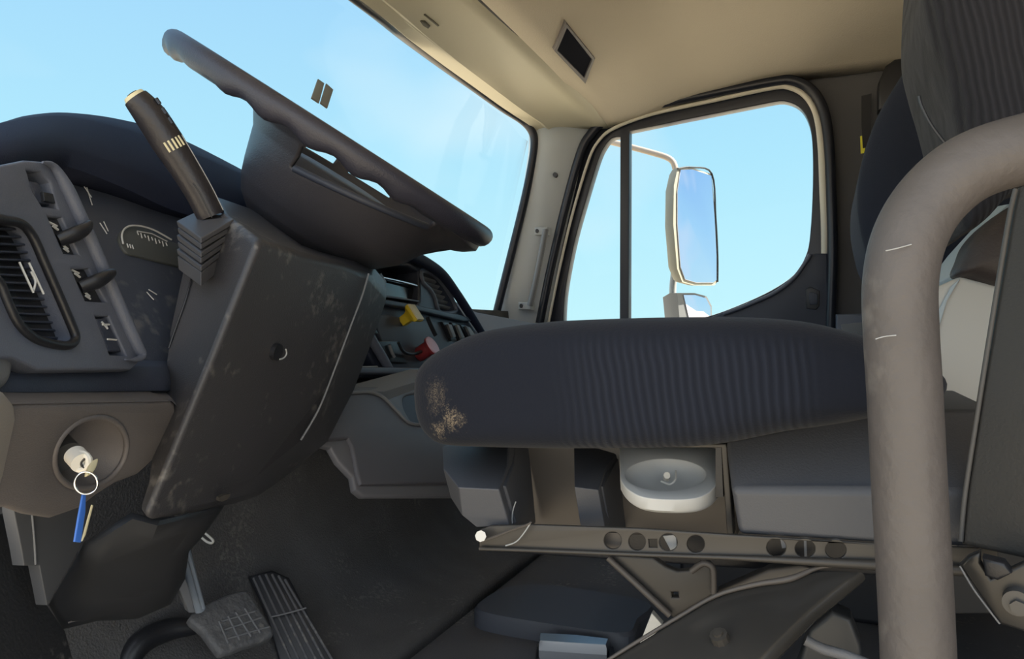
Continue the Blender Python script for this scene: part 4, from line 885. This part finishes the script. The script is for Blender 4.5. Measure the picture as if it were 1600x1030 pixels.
pp = plate('tread', apn, [(388, 900), (425, 890), (452, 902), (545, 1080), (450, 1080), (416, 960)], .015, black, ap, bevel=.004)
link('ribs', join([tube_mesh([apn(a, b, .001), apn(c, d, .001)], .0018, segs=8, smooth=0) for a, b, c, d in ((396, 904, 458, 1040), (405, 900, 471, 1040), (415, 898, 485, 1040), (425, 898, 498, 1040), (435, 900, 511, 1040), (445, 906, 524, 1040))]), matm, pp)
tube('cross_bar', [apn(px, py, .006) for px, py in ((424, 966), (450, 960), (478, 952))], .0012, grey, pp)
cl_ = tube('harness_clip', [D(px, py, .93) for px, py in ((313, 838), (322, 846), (330, 849), (333, 845), (326, 838), (316, 830))], .0016, white, smooth=4, segs=8); tag(cl_, 'small white bent plastic clip hanging below the steering column', 'clip')
mc = link('column_screw', plate_mesh(pln((345, 780, .70), (360, 775, .71), (350, 790, .705)), [(343, 778), (350, 774), (361, 772), (356, 780), (348, 784), (342, 783)], .004), brown, sc)
fs = link('floor_switch', box_mesh(*(lambda p: (p.x - .012, p.x + .012, p.y - .006, p.y + .006, p.z - .004, p.z + .004))(D(240, 960, .98))), grey); tag(fs, 'small grey button on the dark floor left of the pedals', 'button')
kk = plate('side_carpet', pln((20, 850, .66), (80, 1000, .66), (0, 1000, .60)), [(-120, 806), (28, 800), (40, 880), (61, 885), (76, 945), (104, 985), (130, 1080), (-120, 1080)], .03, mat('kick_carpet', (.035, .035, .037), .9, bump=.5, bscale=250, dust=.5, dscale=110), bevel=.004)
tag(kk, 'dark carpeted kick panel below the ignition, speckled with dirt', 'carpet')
# raised tray in the floor
ft = thing('floor_tray', 'raised dark floor tray with rounded end on the passenger floor', 'tray', PZ(880, 950, 0))
def ztop(pts, z0, z1): 
    top = [PZ(p[0], p[1], z1) for p in pts]; n = len(top); c = sum(top, Vector()) / n
    bot = [c + (p - c) * 1.0 + Vector((0, 0, z0 - z1)) for p in top]; top2 = [c + (p - c) * .965 for p in top]; mid_ = [p - Vector((0, 0, .006)) for p in top]
    return loft_mesh([bot, mid_, top2])
to = [(p.x, p.y) for p in cr_([(742, 950, 0), (752, 936, 0), (785, 918, 0), (830, 912, 0), (900, 918, 0), (1018, 941, 0), (1000, 968, 0), (982, 990, 0), (900, 982, 0), (775, 962, 0)], 4)]
link('tray_lid', ztop(to, 0, .03), mat('tray_navy', (.085, .092, .112), .5), ft, ang=30)
ba = [(843, 989), (900, 992), (952, 998), (948, 1008), (900, 1005), (842, 1001)]
link('metal_strip', ztop(ba, 0, .035), steel, ft, ang=30)
link('dark_gap', ztop([(838, 1003), (960, 1010), (975, 1060), (830, 1060)], 0, .02), gloss, ft, ang=30)
# seat belt guide and yellow tag on the wall
sb = thing('seat_belt_guide', 'dark seat belt guide on the wall right of the door window', 'belt guide', PY(1380, 150, 1.98))
plate('cover', planeY(1.94), [(1372, 130), (1384, 102), (1398, 92), (1425, 88), (1425, 170), (1372, 172)], .05, black, sb, bevel=.008)
plate('webbing', planeY(1.955), [(1346, 150), (1362, 146), (1360, 250), (1350, 250), (1346, 196)], .004, mat('belt_webbing', (.03, .03, .033), .8), sb, bevel=0)
yt = plate('yellow_tag', planeY(1.945), [(1344, 213), (1347, 212), (1348, 232), (1352, 231), (1350, 239), (1345, 240)], .002, mat('yellow_tag', (.85, .80, .05), .5), bevel=0); tag(yt, 'tiny bright yellow tag on the wall beside the door window', 'tag')
